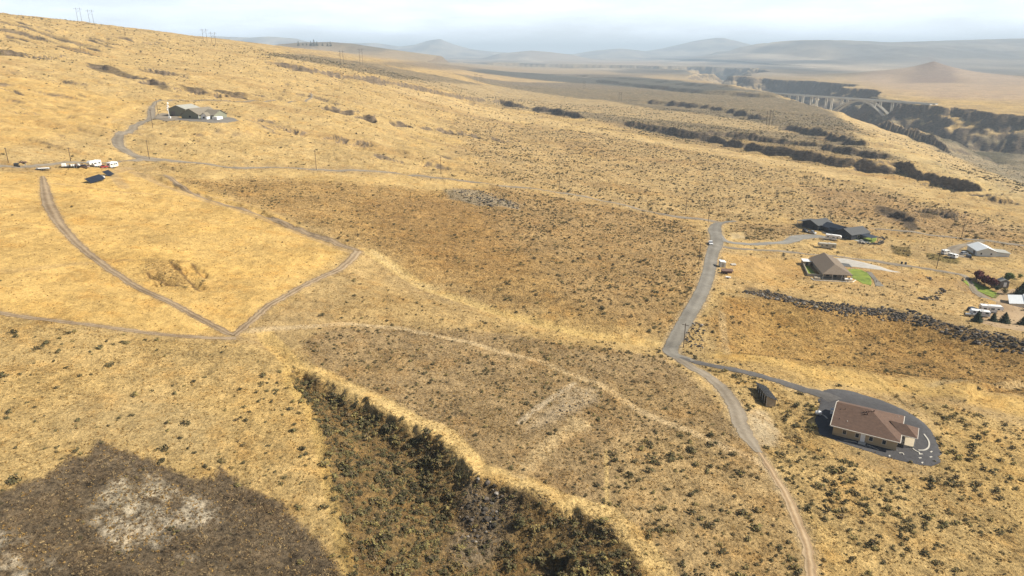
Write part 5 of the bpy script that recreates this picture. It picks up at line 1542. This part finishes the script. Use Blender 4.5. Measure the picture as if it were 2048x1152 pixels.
o = MB().box(0, 0, .3, 5.0, .9, .7).build('planter', M_['stone']); q = HP(20.5, -1.2); o.location = (q[0], q[1], zat(*q)); o.rotation_euler = (0, 0, radians(-66))
tag(o, 'long pale planter in front of the dark house', 'planter')

# ------------------------------------------------------------------ house on the upper slope
t = thing('grey_house', (-242.5, 514.5, -45.6), -18, 'grey green gabled house high on the left hillside', 'house')
wall, roof = gable_parts(t, 0, 15.5, 0, 20, 3.4, 3.9, 'greenwall', 'greyroof', ov=.7)
wall2, roof2 = gable_parts(t, 15.6, 26, 3.5, 17, 3.0, 3.2, 'greenwall', 'greyroof', 'x', ov=.6)
wall3, roof3 = gable_parts(t, 18.2, 23.2, -.8, 3.4, 2.8, 2.0, 'white', 'greyroof', ov=.4)
window(wall, 7.6, 0, 1.6, 1.6, 1.3, frame='darkmetal'); window(wall3, 20.7, -.8, 1.4, 1.8, 1.3); window(wall2, 25.9, 8, 1.5, 1.6, 1.3, 'y', sgn=1)
MB().box(28.3, 4.2, .9, 4.2, 6.0, 2.0).build('side_room', M_['white'], t)
MB().box(15.55, -.1, 1.2, .3, .3, 3.0).build('porch_post', M_['white'], t)
t = thing('workshop', (-262, 536, zat(-262, 536) + .2), -14, 'grey green workshop with pale metal roof behind the grey house', 'workshop')
wall, roof = gable_parts(t, 0, 15, 0, 17, 5.2, 2.6, 'greenwall', 'lightroof', ov=.4)
door(wall, 4, 0, 0, 3.6, 3.4, mat='greywall', name='garage_door')
p = at(429, 228)
t = thing('pump_house', p, 20, 'little grey shed right behind the grey house', 'shed')
gable_parts(t, -2.6, 2.6, -1.8, 1.8, 2.0, 1.1, 'greywall', 'greyroof')
p = at(339, 237)
t = thing('antenna_mast', p, 0, 'white mast with dishes beside the grey house', 'mast')
MB().tube((0, 0, -.3), (0, 0, 11.5), .22, .12).build('pole', M_['white'], t)
for z, a in ((10.8, 0), (9.2, 2), (7.6, 4), (8.4, 1), (6.4, 3)):
    MB().tube((cos(a) * .3, sin(a) * .3, z), (cos(a) * .9, sin(a) * .9, z + .1), .75, .35, 10).build('dish', M_['white'], t)
MB().box(.5, -.6, .7, 1.6, 1.2, 1.7).build('cabinet', M_['white'], t)

# ------------------------------------------------------------------ white roofed house, metal building, sheds
p0 = np.array([264.0, 373.0])
t = thing('white_house', (259.5, 366.5, -107.3), -12, 'white house with white metal gable roof, a parked car beside it', 'house')
wall, roof = gable_parts(t, 0, 9.8, 0, 13, 3.0, 1.9, 'whitewall', 'whiteroof')
for x in (2.2, 7.2): window(wall, x, 0, 1.5, .9, 1.0)
door(wall, 0, 3.5, 0, 2.6, 2.3, 'y', mat='greywall', name='garage_door')
MB().shell([(10.3, 1.0, 2.6), (17.5, 1.0, 2.1), (17.5, 9.0, 2.1), (10.3, 9.0, 2.6)], [(0, 1, 2, 3)], .14).build('side_roof', M_['lightroof'], t)
MB().prism([(10, 1.4), (17.0, 1.4), (17.0, 8.6), (10, 8.6)], -.5, 2.0).build('side_wall', M_['whitewall'], t)
t = thing('metal_building', (222.5, 286.5, -108.6), -32, 'white metal building with a lower lean-to at the right edge', 'building')
w = MB().wedge([(6, -.6), (17, -.6), (17, 3.8), (11.5, 5.9), (6, 3.8)], 'y', 0, 14); wall = w.build('wall', M_['whitewall'], t)
MB().shell([(5.6, -.5, 3.75), (11.5, -.5, 6.05), (17.4, -.5, 3.75), (17.4, 14.5, 3.75), (11.5, 14.5, 6.05), (5.6, 14.5, 3.75)], [(0, 1, 4, 5), (1, 2, 3, 4)], .18).build('roof', M_['whiteroof'], t)
MB().wedge([(.8, -.6), (5.95, -.6), (5.95, 3.2), (.8, 2.5)], 'y', .6, 13.2).build('lean_to_wall', M_['whitewall'], t)
MB().shell([(0, 0, 2.65), (5.55, 0, 3.5), (5.55, 14, 3.5), (0, 14, 2.65)], [(0, 1, 2, 3)], .14).build('lean_to_roof', M_['whiteroof'], t)
door(wall, 11.5, 0, 0, 3.4, 3.2, mat='greywall', name='garage_door')
for x in (7.8,): window(wall, x, 0, 1.6, 1.0, 1.0)
p = at(2005, 571)
t = thing('grey_shed', p, -12, 'small grey gabled shed with a white door behind the red trees', 'shed')
wall, roof = gable_parts(t, -1.9, 1.9, -1.8, 1.8, 2.6, 1.0, 'greywall', 'lightroof', ov=.25)
door(wall, .2, -1.8, 0, 1.3, 2.1)
p = at(1444, 533)
t = thing('white_shed', p, -4, 'tall narrow white shed beside the road', 'shed')
MB().wedge([(-1.25, -.4), (1.25, -.4), (1.25, 2.5), (-1.25, 2.9)], 'y', -1.7, 1.7).build('wall', M_['whitewall'], t)
MB().shell([(-1.4, -1.85, 3.02), (1.4, -1.85, 2.58), (1.4, 1.85, 2.58), (-1.4, 1.85, 3.02)], [(0, 1, 2, 3)], .1).build('roof', M_['white'], t)
MB().box(0, -1.73, 1.0, 1.0, .05, 2.0).build('door', M_['steel'], t)
p = at(1454, 548)
t = thing('brown_lean_to', p, -6, 'low brown open shelter just below the white shed', 'shelter')
MB().shell([(-2.6, -1.3, 1.75), (2.6, -1.3, 1.75), (2.6, 1.6, 2.15), (-2.6, 1.6, 2.15)], [(0, 1, 2, 3)], .1).build('roof', M_['rust'], t)
MB().box(0, 1.3, .95, 5.0, .12, 2.0).build('wall', M_['rust'], t)
for x in (-2.4, 0, 2.4): MB().box(x, -1.1, .8, .12, .12, 1.8).build('post', M_['wood'], t)
p = at(1466, 531)
t = thing('tarp_pile', p, 8, 'pale tarp covered pile right of the white shed', 'pile')
MB().rbox(0, 0, .45, 2.4, 1.8, .9, 0, .25).build('tarp', M_['stone'], t)
p = at(1456, 557)
t = thing('white_cart', p, -25, 'tiny white utility trailer below the brown shelter', 'trailer')
MB().rbox(0, 0, .6, 2.2, 1.1, .5, 0, .08).build('tub', M_['rvwhite'], t)
for s in (-1, 1): MB().tube((0, s * .55, .28), (0, s * .7, .28), .28, n=10).build('wheel', M_['tyre'], t)
bb = MB(); bar(bb, (1.1, 0, .4), (1.9, 0, .35), .08, .08); bb.build('drawbar', M_['steel'], t)

# ------------------------------------------------------------------ vehicles
def wheels(t, xs, hw_, r=.36, wd=.24):
    for x in xs:
        for s in (-1, 1):
            w_ = MB().tube((x, s * (hw_ - wd), r), (x, s * hw_, r), r, n=14).build('wheel', M_['tyre'], t)
            MB().tube((x, s * hw_, r), (x, s * (hw_ + .015), r), r * .55, n=10).build('rim', M_['rim'], w_)
def trailer(q, head, L, label, h=2.7, mat='rvwhite', stripe='rvgrey', fifth=False, wd=2.4):
    t = thing('travel_trailer', q, head, label, 'trailer', 'travel trailers parked by the houses')
    b = MB()
    if fifth:
        b.wedge([(-L / 2, .6), (L / 2 - 2.4, .6), (L / 2 - 2.2, 1.55), (L / 2, 1.65), (L / 2 + .05, 2.6), (L / 2 - .5, h + .35), (-L / 2, h + .35)], 'x', -1, 1)
        b.v = [(v[1], v[0] * wd / 2, v[2]) for v in b.v]
    else:
        b.wedge([(-L / 2, .6), (L / 2 - .3, .6), (L / 2, 1.0), (L / 2 - .05, h - .6), (L / 2 - .55, h), (-L / 2 + .2, h), (-L / 2, h - .2)], 'x', -1, 1)
        b.v = [(v[1], v[0] * wd / 2, v[2]) for v in b.v]
    body = b.build('body', M_[mat], t)
    hh = h + (.35 if fifth else 0)
    MB().box(-L * .12, 0, hh + .13, .9, .8, .26).build('roof_unit', M_['rvwhite'], body)
    for s in (-1, 1):
        MB().box(-.1, s * (wd / 2 + .012), 1.25, L * .86, .02, .14).build('stripe', M_[stripe], body)
        for x, w_ in ((-L * .33, 1.1), (L * .02, 1.3), (L * .28, .8)):
            MB().box(x, s * (wd / 2 + .02), 1.95, w_, .04, .6).build('window', M_['glass'], body)
    MB().box(-L * .14, -(wd / 2 + .025), 1.55, .7, .04, 1.75).build('door', M_['rvgrey'] if mat == 'rvtan' else M_['trim'], body)
    MB().box(-L / 2 - .02, 0, 1.9, .04, 1.3, .6).build('rear_window', M_['glass'], body)
    wheels(t, (-L * .1, -L * .1 - .85), wd / 2, .34)
    if not fifth:
        m = MB(); bar(m, (L / 2 - .3, .5, .6), (L / 2 + 1.1, 0, .5), .1, .12); bar(m, (L / 2 - .3, -.5, .6), (L / 2 + 1.1, 0, .5), .1, .12); m.build('hitch', M_['darkcar'], t)
    else:
        for s in (-1, 1): MB().box(L / 2 - 2.1, s * .9, .5, .12, .12, 1.2).build('jack', M_['steel'], t)
    return t
def car(q, head, label, mat='silver', kind='suv', name='parked_car', cat='car', L=4.6):
    t = thing(name, q, head, label, cat, 'cars parked near the houses' if kind != 'pickup_road' else None)
    W2 = .92
    b = MB(); b.wedge([(-L / 2, .35), (L / 2, .35), (L / 2 + .02, .75), (L / 2 - .15, .98), (L / 2 - 1.2, 1.06), (-L / 2 + .05, 1.1), (-L / 2, .8)], 'x', -W2, W2)
    b.v = [(v[1], v[0], v[2]) for v in b.v]; body = b.build('body', M_[mat], t)
    if kind.startswith('pickup'):
        prof = [(-.55, 1.0), (L / 2 - 1.25, 1.0), (L / 2 - 1.75, 1.72), (-.45, 1.78)]
    else:
        prof = [(-L / 2 + .1, 1.0), (L / 2 - 1.1, 1.0), (L / 2 - 1.8, 1.66), (-L / 2 + .45, 1.70)]
    c = MB(); c.wedge(prof, 'x', -W2 + .1, W2 - .1); c.v = [(v[1], v[0], v[2]) for v in c.v]; cab = c.build('cabin', M_['glass'], t)
    p2 = [(prof[3][0] + .04, prof[3][1] - .02), (prof[2][0] - .04, prof[2][1] - .02), (prof[2][0] - .06, prof[2][1] + .06), (prof[3][0] + .06, prof[3][1] + .06)]
    r = MB(); r.wedge(p2, 'x', -W2 + .08, W2 - .08); r.v = [(v[1], v[0], v[2]) for v in r.v]; r.build('roof', M_[mat], t)
    if kind.startswith('pickup'):
        MB().box(-L / 2 + .95, 0, 1.105, 1.6, 1.5, .03).build('truck_bed', M_['darkcar'], t)
    for s in (-1, 1): MB().box(L / 2 + .0, s * .65, .78, .06, .35, .16).build('headlight', M_['white'], t)
    MB().box(L / 2 + .01, 0, .62, .06, .8, .22).build('grille', M_['darkcar'], t)
    wheels(t, (-L / 2 + .85, L / 2 - .9), W2, .36)
    return t
def dirp(a, b):
    A, B = at(*a), at(*b); return (A + B) / 2, math.degrees(atan2(B.y - A.y, B.x - A.x)), (B - A).length
p = at(1421, 488)
car(p, 262, 'white pickup truck driving on the grey road near the junction', 'carwhite', 'pickup_road', 'pickup_truck', 'truck', 5.4)
q, hd_, L = dirp((1650, 478), (1682, 482)); trailer(q, hd_, 8.6, 'long white fifth wheel trailer parked against the dark house', 2.9, fifth=True)
q, hd_, L = dirp((1636, 494), (1670, 500)); trailer(q, hd_ + 180, 9.4, 'long tan trailer parked below the dark house driveway', 2.8, 'rvtan', fifth=True)
car(at(1611, 464), -75, 'dark car parked before the left garage of the dark house', 'darkcar')
car(at(1624, 467), -60, 'silver car parked in the shade before the dark house', 'silver', 'pickup', 'parked_truck', 'truck', 5.2)
q, hd_, L = dirp((179, 334), (200, 334)); trailer(q, hd_ + 180, 6.0, 'white camper parked in the middle of the roadside row', 2.9, fifth=True)
q, hd_, L = dirp((216, 336), (236, 335)); trailer(q, hd_, 4.8, 'boxy white trailer at the right end of the roadside row', 3.0)
q, hd_, L = dirp((128, 335), (160, 336))
t = thing('flatbed_trailer', q, hd_ + 180, 'long flat trailer of clutter at the left end of the roadside row', 'trailer')
MB().box(0, 0, .75, 8.2, 2.3, .22).build('deck', M_['darkcar'], t); MB().rbox(3.2, 0, 1.55, 1.8, 2.2, 1.3, 0, .15).build('cab_box', M_['rvwhite'], t)
rr_ = random.Random(4)
for i in range(9): MB().box(2.0 - i * .66, rr_.uniform(-.5, .5), 1.1 + rr_.uniform(0, .25), .6, rr_.uniform(.5, 1.2), rr_.uniform(.4, .9), rr_.uniform(0, 1)).build('load', M_[('rvwhite', 'steel', 'rust', 'rvwhite')[i % 4]], t)
wheels(t, (-1.2, -2.1), 1.15, .36)
q, hd_, L = dirp((75, 340), (98, 341))
t = thing('utility_trailer', q, hd_, 'low dark trailer with a white load left of the roadside row', 'trailer')
MB().box(0, 0, .6, 6.0, 2.0, .25).build('deck', M_['darkcar'], t); MB().rbox(.3, 0, .95, 4.4, 1.2, .45, 0, .12).build('load', M_['rvwhite'], t); MB().box(-2.3, 0, 1.0, .7, 1.2, .7).build('toolbox', M_['steel'], t)
wheels(t, (-.4, .5), 1.0, .32)
t = thing('excavator', at(34, 334), 30, 'small dark digger standing by the road at the left edge', 'digger')
MB().box(0, 0, .3, 2.4, 1.7, .55).build('tracks', M_['tyre'], t); MB().rbox(-.1, 0, 1.2, 1.9, 1.5, 1.3, 0, .15).build('body', M_['darkcar'], t)
bb = MB(); bar(bb, (.8, 0, 1.3), (2.2, 0, 3.0), .25, .3); bb.build('boom', M_['darkcar'], t); bb = MB(); bar(bb, (2.2, 0, 3.0), (3.4, 0, 1.2), .2, .22); bb.build('arm', M_['darkcar'], t); MB().box(3.4, 0, .9, .5, .7, .5).build('bucket', M_['steel'], t)
t = thing('log_pile', at(44, 326), 10, 'low reddish pile on the far side of the road at left', 'pile')
for i in range(6): MB().tube((-2 + .1 * i, -.5 + .35 * (i % 3), .25 + .3 * (i // 3)), (2, -.5 + .35 * (i % 3), .25 + .3 * (i // 3)), .2).build('log', M_['rust'], t)
car(at(168, 336), 5, 'brown car half hidden between the flat trailer and camper', 'rust')
car(at(209, 336), 40, 'small red vehicle left of the boxy white trailer', 'red', L=3.2)
q, hd_, L = dirp((1884, 509), (1896, 509)); trailer(q, hd_, 4.0, 'short white camper left of the white roofed house', 2.7)
q, hd_, L = dirp((1897, 514), (1912, 517)); trailer(q, hd_ + 180, 4.6, 'rounded white trailer beside the short camper', 2.3)
car(at(1928, 509), 20, 'silver car parked left of the white roofed house', 'silver')
car(at(1937, 515), 70, 'dark car parked in the shadow of the white roofed house', 'darkcar')
q, hd_, L = dirp((1945, 631), (1970, 634)); trailer(q, hd_ + 180, 7.0, 'white trailer nearest the boulder bank', 2.6)
q, hd_, L = dirp((1968, 624), (1993, 626)); trailer(q, hd_, 8.0, 'long white fifth wheel behind the evergreens', 2.8, fifth=True)
boat(at(1941, 634), -20, 'covered boat beside the trailers near the boulder bank', 4.2, 'steel')
car(at(1945, 622), 15, 'dark car between the dirt mound and the trailers', 'darkcar')
for i, (x, y, l) in enumerate(((1803, 528, 'left dark bin'), (1811, 529, 'right dark bin'))):
    t = thing('waste_bin', at(x, y), 0, l + ' of the pair beside the narrow gravel road', 'bin', 'bins beside the narrow gravel road')
    MB().box(0, 0, .6, .75, .7, 1.1).build('bin_body', M_['darkwall'], t); MB().box(0, -.03, 1.19, .8, .78, .08).build('lid', M_['darkcar'], t)

# ------------------------------------------------------------------ poles and pylons
def pole(px, py, top, label):
    q = at(px, py); s = 1365 / (q.y * cos(PITCH) - q.z * sin(PITCH)); h = max(7, min(14, (py - top) / s / cos(PITCH - 0.0)))
    t = thing('utility_pole', q, -35, label, 'utility pole', 'wooden utility poles along the roads')
    MB().tube((0, 0, -.5), (0, 0, h), .17, .11, 8).build('pole', M_['pole'], t)
    c = MB().box(0, 0, h - .55, 2.2, .12, .14).build('crossarm', M_['pole'], t)
    for x in (-1, -.35, .35, 1): MB().tube((x, 0, h - .46), (x, 0, h - .26), .05, n=6).build('insulator', M_['steel'], c)
for a in ((306, 257, 222, 'pole standing left of the grey house driveway'), (317, 231, 200, 'pole beside the grey house entrance, behind the others'), (299, 319, 283, 'pole at the fork where the trailer road joins'),
          (633, 340, 303, 'pole by the gravel road above the brown slope'), (882, 348, 315, 'pole by the gravel road, right of the slope pole'), (1118, 383, 348, 'pole beside the gravel road in the shrubs'),
          (1371, 430, 396, 'pole beyond the gravel road left of the junction'), (1416, 448, 417, 'pole just left of the road junction'), (1397, 532, 488, 'pole left of the straight grey road'),
          (1367, 695, 646, 'pole at the inner side of the road bend'), (1659, 447, 422, 'pole rising behind the dark house'), (1923, 475, 439, 'pole above the white roofed house'),
          (1873, 537, 502, 'pole below the small white campers'), (17, 325, 311, 'short pole by the road at the left edge'), (142, 323, 311, 'short pole above the flat trailer')):
    pole(*a)
def pylon(px, py, top, label):
    q = at(px, py); s = 1365 / (q.y * cos(PITCH) - q.z * sin(PITCH)); h = max(16, min(34, (py - top) / s))
    t = thing('transmission_tower', q, 25, label, 'pylon', 'two legged power line towers')
    for x in (-3, 3): MB().tube((x, 0, -1), (x, 0, h), .27, .2, 6).build('leg', M_['pole'], t)
    MB().box(0, 0, h - 2.2, 13, .25, .28).build('crossarm', M_['pole'], t)
    b = MB(); bar(b, (-3, 0, h - 3), (3, 0, h - 9), .22, .22); bar(b, (3, .2, h - 3), (-3, .2, h - 9), .22, .22); b.build('brace', M_['pole'], t)
    for x in (-5.8, 0, 5.8): MB().tube((x, 0, h - 2.4), (x, 0, h - 3.8), .12, n=5).build('insulator', M_['steel'], t)
for a in ((160, 43, 17, 'leftmost tower on the skyline of the hill'), (184, 48, 21, 'second tower on the skyline, beside the leftmost'), (411, 85, 59, 'tower on the falling skyline, left of its pair'),
          (428, 88, 65, 'tower on the falling skyline, right of its pair'), (684, 126, 102, 'tower left of the low brown hill'), (723, 131, 99, 'tower before the low brown hill, right of its pair'),
          (952, 165, 148, 'tower on the middle bench, left of its pair'), (962, 166, 150, 'tower on the middle bench, right of its pair'), (1240, 203, 184, 'tower on the bench left of the canyon'),
          (1168, 178, 163, 'faint tower on the dark flat'), (1535, 250, 222, 'tower above the canyon rim, left of its pair'), (1541, 252, 219, 'tower above the canyon rim, right of its pair')):
    pylon(*a)

# ------------------------------------------------------------------ trees
def tree(q, h, r, kind, label, leafm, group=None, name='tree', seed=1, n=700):
    rnd = random.Random(seed)
    t = thing(name, q, rnd.uniform(0, 360), label, 'tree', group)
    tr = MB(); th = h * (.42 if kind == 'round' else .9)
    tr.tube((0, 0, -.3), (0, 0, th), .035 * h, .012 * h, 7)
    if kind == 'round':
        for i in range(6):
            a = i * 1.05 + rnd.random(); z = h * rnd.uniform(.25, .4)
            tr.tube((0, 0, z), (cos(a) * r * .6, sin(a) * r * .6, z + h * rnd.uniform(.15, .35)), .014 * h, .006 * h, 5)
    tr.build('trunk', M_['pole'], t)
    V, F = [], []
    if kind == 'round':
        lobes = [(cos(a) * r * .45 * k, sin(a) * r * .45 * k, h * zz, r * .55) for a, k, zz in [(rnd.uniform(0, 6.28), rnd.uniform(.3, 1.1), rnd.uniform(.42, .8)) for _ in range(9)]]
    for i in range(n):
        if kind == 'round':
            lx, ly, lz, lr = lobes[i % 9]
            th_ = rnd.uniform(0, 6.28); cz = rnd.uniform(-1, 1); s = sqrt(1 - cz * cz); k = rnd.uniform(.5, 1.05)
            c = Vector((lx + lr * s * cos(th_) * k, ly + lr * s * sin(th_) * k, lz + lr * cz * k * .85)); up = Vector((s * cos(th_), s * sin(th_), cz + .3))
            q_ = rnd.uniform(.06, .10) * h
        else:
            f = rnd.random() ** 1.4; z = h * (.08 + .9 * f); tier = .78 + .3 * math.sin(z / h * 34)
            rad = r * (1 - f) ** .8 * tier * rnd.uniform(.45, 1.08) + .05; th_ = rnd.uniform(0, 6.28)
            c = Vector((cos(th_) * rad, sin(th_) * rad, z - rad * .12)); up = Vector((cos(th_), sin(th_), .7)); q_ = rnd.uniform(.06, .10) * h * (1.15 - f * .6)
        nrm = (up + Vector((rnd.uniform(-.6, .6), rnd.uniform(-.6, .6), rnd.uniform(-.4, .4)))).normalized()
        u = nrm.orthogonal().normalized(); u.rotate(mathutils.Quaternion(nrm, rnd.uniform(0, 6.28))); w_ = nrm.cross(u)
        b = len(V); V += [c - u * q_, c + w_ * q_ * .6, c + u * q_, c - w_ * q_ * .6]; F.append((b, b + 1, b + 2, b + 3))
    link_mesh('crown', V, F, leafm, t)
    return t
def foliage(name, a, b): return material(name, a, .9, .3, 1.3, 0, color2=b)
RED = foliage('red_leaves', (.060, .014, .016), (.13, .035, .030)); GRN = foliage('green_leaves', (.07, .10, .022), (.14, .17, .04)); OLV = foliage('olive_leaves', (.09, .085, .03), (.17, .14, .05)); EVG = foliage('evergreen_needles', (.018, .030, .018), (.045, .060, .030))
g_ = 'red leaved trees in a row'
tree(at(1957, 566), 7.2, 3.2, 'round', 'largest dark red tree, at the left end of the row', RED, g_, 'red_tree', 1)
tree(at(1968, 572), 5.6, 2.8, 'round', 'dark red tree, second in the row', RED, g_, 'red_tree', 2)
tree(at(1981, 577), 5.8, 2.9, 'round', 'dark red tree, third in the row nearest the grey shed', RED, g_, 'red_tree', 3)
tree(at(1939, 563), 1.6, .9, 'round', 'little dark bush at the left foot of the red trees', EVG, None, 'bush', 4, 150)
tree(at(1925, 561), 1.8, .7, 'cone', 'little upright dark evergreen left of the red trees', EVG, None, 'evergreen_bush', 5, 150)
tree(at(1992, 583), 3.0, 1.7, 'round', 'small dark green tree right of the red row', EVG, None, 'small_tree', 6, 260)
tree(at(2008, 588), 3.2, 2.4, 'round', 'rounded olive bush by the white metal building', OLV, None, 'bush', 7, 300)
tree(at(2015, 566), 5.6, 2.5, 'round', 'green leaved tree right of the grey shed', GRN, None, 'green_tree', 8)
tree(at(2042, 590), 6.5, 4.0, 'cone', 'broad dark evergreen behind the white metal building', EVG, None, 'evergreen_tree', 9, 1100)
tree(at(1954, 643), 4.6, 2.2, 'cone', 'evergreen standing before the white trailers', EVG, None, 'evergreen_tree', 10, 900)
tree(at(1986, 643), 3.8, 1.8, 'cone', 'small evergreen, left of the close pair', EVG, None, 'evergreen_tree', 11, 900)
tree(at(2008, 646), 4.6, 2.5, 'cone', 'larger evergreen, right of the close pair', EVG, None, 'evergreen_tree', 12, 900)
tree(at(2045, 650), 3.8, 2.2, 'cone', 'evergreen at the right edge by the boulder bank', EVG, None, 'evergreen_tree', 13, 900)
tree(at(2040, 558), 3.0, 1.6, 'round', 'pale green bush beyond the grey shed', GRN, None, 'bush', 14, 200)
for i, (x, y, h) in enumerate(((597, 90, 26), (606, 89, 14), (613, 89, 14), (622, 90, 27), (628, 90, 34), (634, 90, 24), (645, 90, 18), (655, 91, 22), (661, 91, 26))):
    q = hit(x, y + 1.5, Z)
    if q is None or q[1] > 7000: continue
    tree(Vector(q), h, h * .42, 'cone', ('lone dark conifer at the left end on the low brown hill', 'smallest conifer, second on the low brown hill', 'small conifer, third on the low brown hill', 'conifer left of the tallest on the low brown hill', 'tallest conifer of the far clump on the low brown hill', 'conifer right of the tallest on the low brown hill', 'lone small conifer between the two far clumps', 'conifer second from the right on the low brown hill', 'rightmost conifer on the low brown hill')[i], EVG, 'conifers on the far brown hill', 'conifer', 20 + i, 120)

# ------------------------------------------------------------------ post fence
fp = [(1752, 566), (1765, 569), (1778, 571), (1791, 574), (1806, 577), (1820, 578), (1834, 577)]
t = thing('post_fence', at(*fp[0]), 0, 'low wooden post fence on the pad below the tan house', 'fence')
o0 = at(*fp[0]); prev = None
for a in fp:
    q = at(*a) - o0
    MB().box(q.x, q.y, q.z + .6, .16, .16, 1.5).build('post', M_['wood'], t)
    if prev is not None:
        b = MB(); bar(b, prev + Vector((0, 0, .95)), q + Vector((0, 0, .95)), .08, .1); b.build('rail', M_['wood'], t)
    prev = q

# ------------------------------------------------------------------ twin arch bridge over the gorge
BA, BB = Vector((713, 2002, -106)), Vector((948, 1628, -110))
def bridge(off, label):
    d = (BB - BA); L = d.length; hd_ = math.degrees(atan2(d.y, d.x)); u = d.normalized()
    nrm = Vector((-u.y, u.x, 0)).normalized()
    O = BA + nrm * off
    t = thing('arch_bridge', O, hd_, label, 'bridge', 'twin concrete arch bridges over the gorge')
    sl = (BB.z - BA.z) / L
    dk = MB(); bar(dk, (-60, 0, -sl * 60 - .9), (L + 25, 0, (L + 25) * sl - .9), 10.5, 1.7); dk.build('deck', M_['bridge'], t)
    for y in (-5.2, 5.2):
        rl = MB(); bar(rl, (-60, y, -sl * 60 + .55), (L + 25, y, (L + 25) * sl + .55), .4, 1.1); rl.build('parapet', M_['bridge'], t)
    a0, a1 = 204.0, 380.0; mid = (a0 + a1) / 2; hs = (a1 - a0) / 2; RISE = 51
    def az(s): return mid * sl - 3.6 - RISE * ((s - mid) / hs) ** 2
    for y in (-3.6, 3.6):
        V, F = [], []; n = 36
        for i in range(n + 1):
            s = a0 + (a1 - a0) * i / n; th = 2.0 + 1.2 * abs((s - mid) / hs)
            z = az(s)
            V += [(s, y - .9, z - th / 2), (s, y + .9, z - th / 2), (s, y + .9, z + th / 2), (s, y - .9, z + th / 2)]
        for i in range(n):
            for k in range(4): a = i * 4 + k; b = i * 4 + (k + 1) % 4; F.append((a, b, b + 4, a + 4))
        F += [(3, 2, 1, 0), (4 * n, 4 * n + 1, 4 * n + 2, 4 * n + 3)]
        MB().add(V, F).build('arch_rib', M_['bridge'], t)
    s = 30.0
    while s < L + 8:
        p = O + Vector((u.x * s, u.y * s, 0)); zt = s * sl - 2.4
        zb = az(s) if a0 < s < a1 else zat(p.x, p.y) - O.z - 1
        if zt - zb > 1.5:
            c = MB()
            for y in (-3.4, 3.4): c.box(s, y, (zt + zb) / 2, 2.0, 1.8, zt - zb)
            c.box(s, 0, zt - .6, 2.2, 9.4, 1.3)
            c.build('pier', M_['bridge'], t)
        s += 43.5
    for s in (a0, a1): MB().box(s, 0, az(s) - 3, 8, 12, 9).build('abutment', M_['bridge'], t)
bridge(-12, 'nearer of the two pale concrete arch bridges')
bridge(12, 'farther of the two pale concrete arch bridges')
print('objects', _t.time() - _t0)
# ------------------------------------------------------------------ smoky air
hz_m = bpy.data.materials.new('hazy_air'); hz_m.use_nodes = True
nt = hz_m.node_tree; nt.nodes.remove(nt.nodes['Principled BSDF'])
pv = nd(nt, 'ShaderNodeVolumePrincipled'); pv.inputs['Density'].default_value = 1.0e-4
pv.inputs['Color'].default_value = (.71, .86, 1.0, 1); pv.inputs['Anisotropy'].default_value = 0.0
nt.links.new(pv.outputs[0], nt.nodes['Material Output'].inputs['Volume'])
zlo, zhi = float(ZZ.min()) - 1, float(ZZ.max()) + 30
s_ = 36000
vs_ = [(x, y, z) for z in (zlo, zhi) for y in (-s_, s_) for x in (-s_, s_)]
hz = link_mesh('haze', vs_, [(0, 2, 3, 1), (4, 5, 7, 6), (0, 1, 5, 4), (2, 6, 7, 3), (0, 4, 6, 2), (1, 3, 7, 5)], None)
hz.data.materials.append(hz_m)
tag(hz, 'thin smoky haze hanging over the valley', kind='stuff')
print('done', _t.time() - _t0)
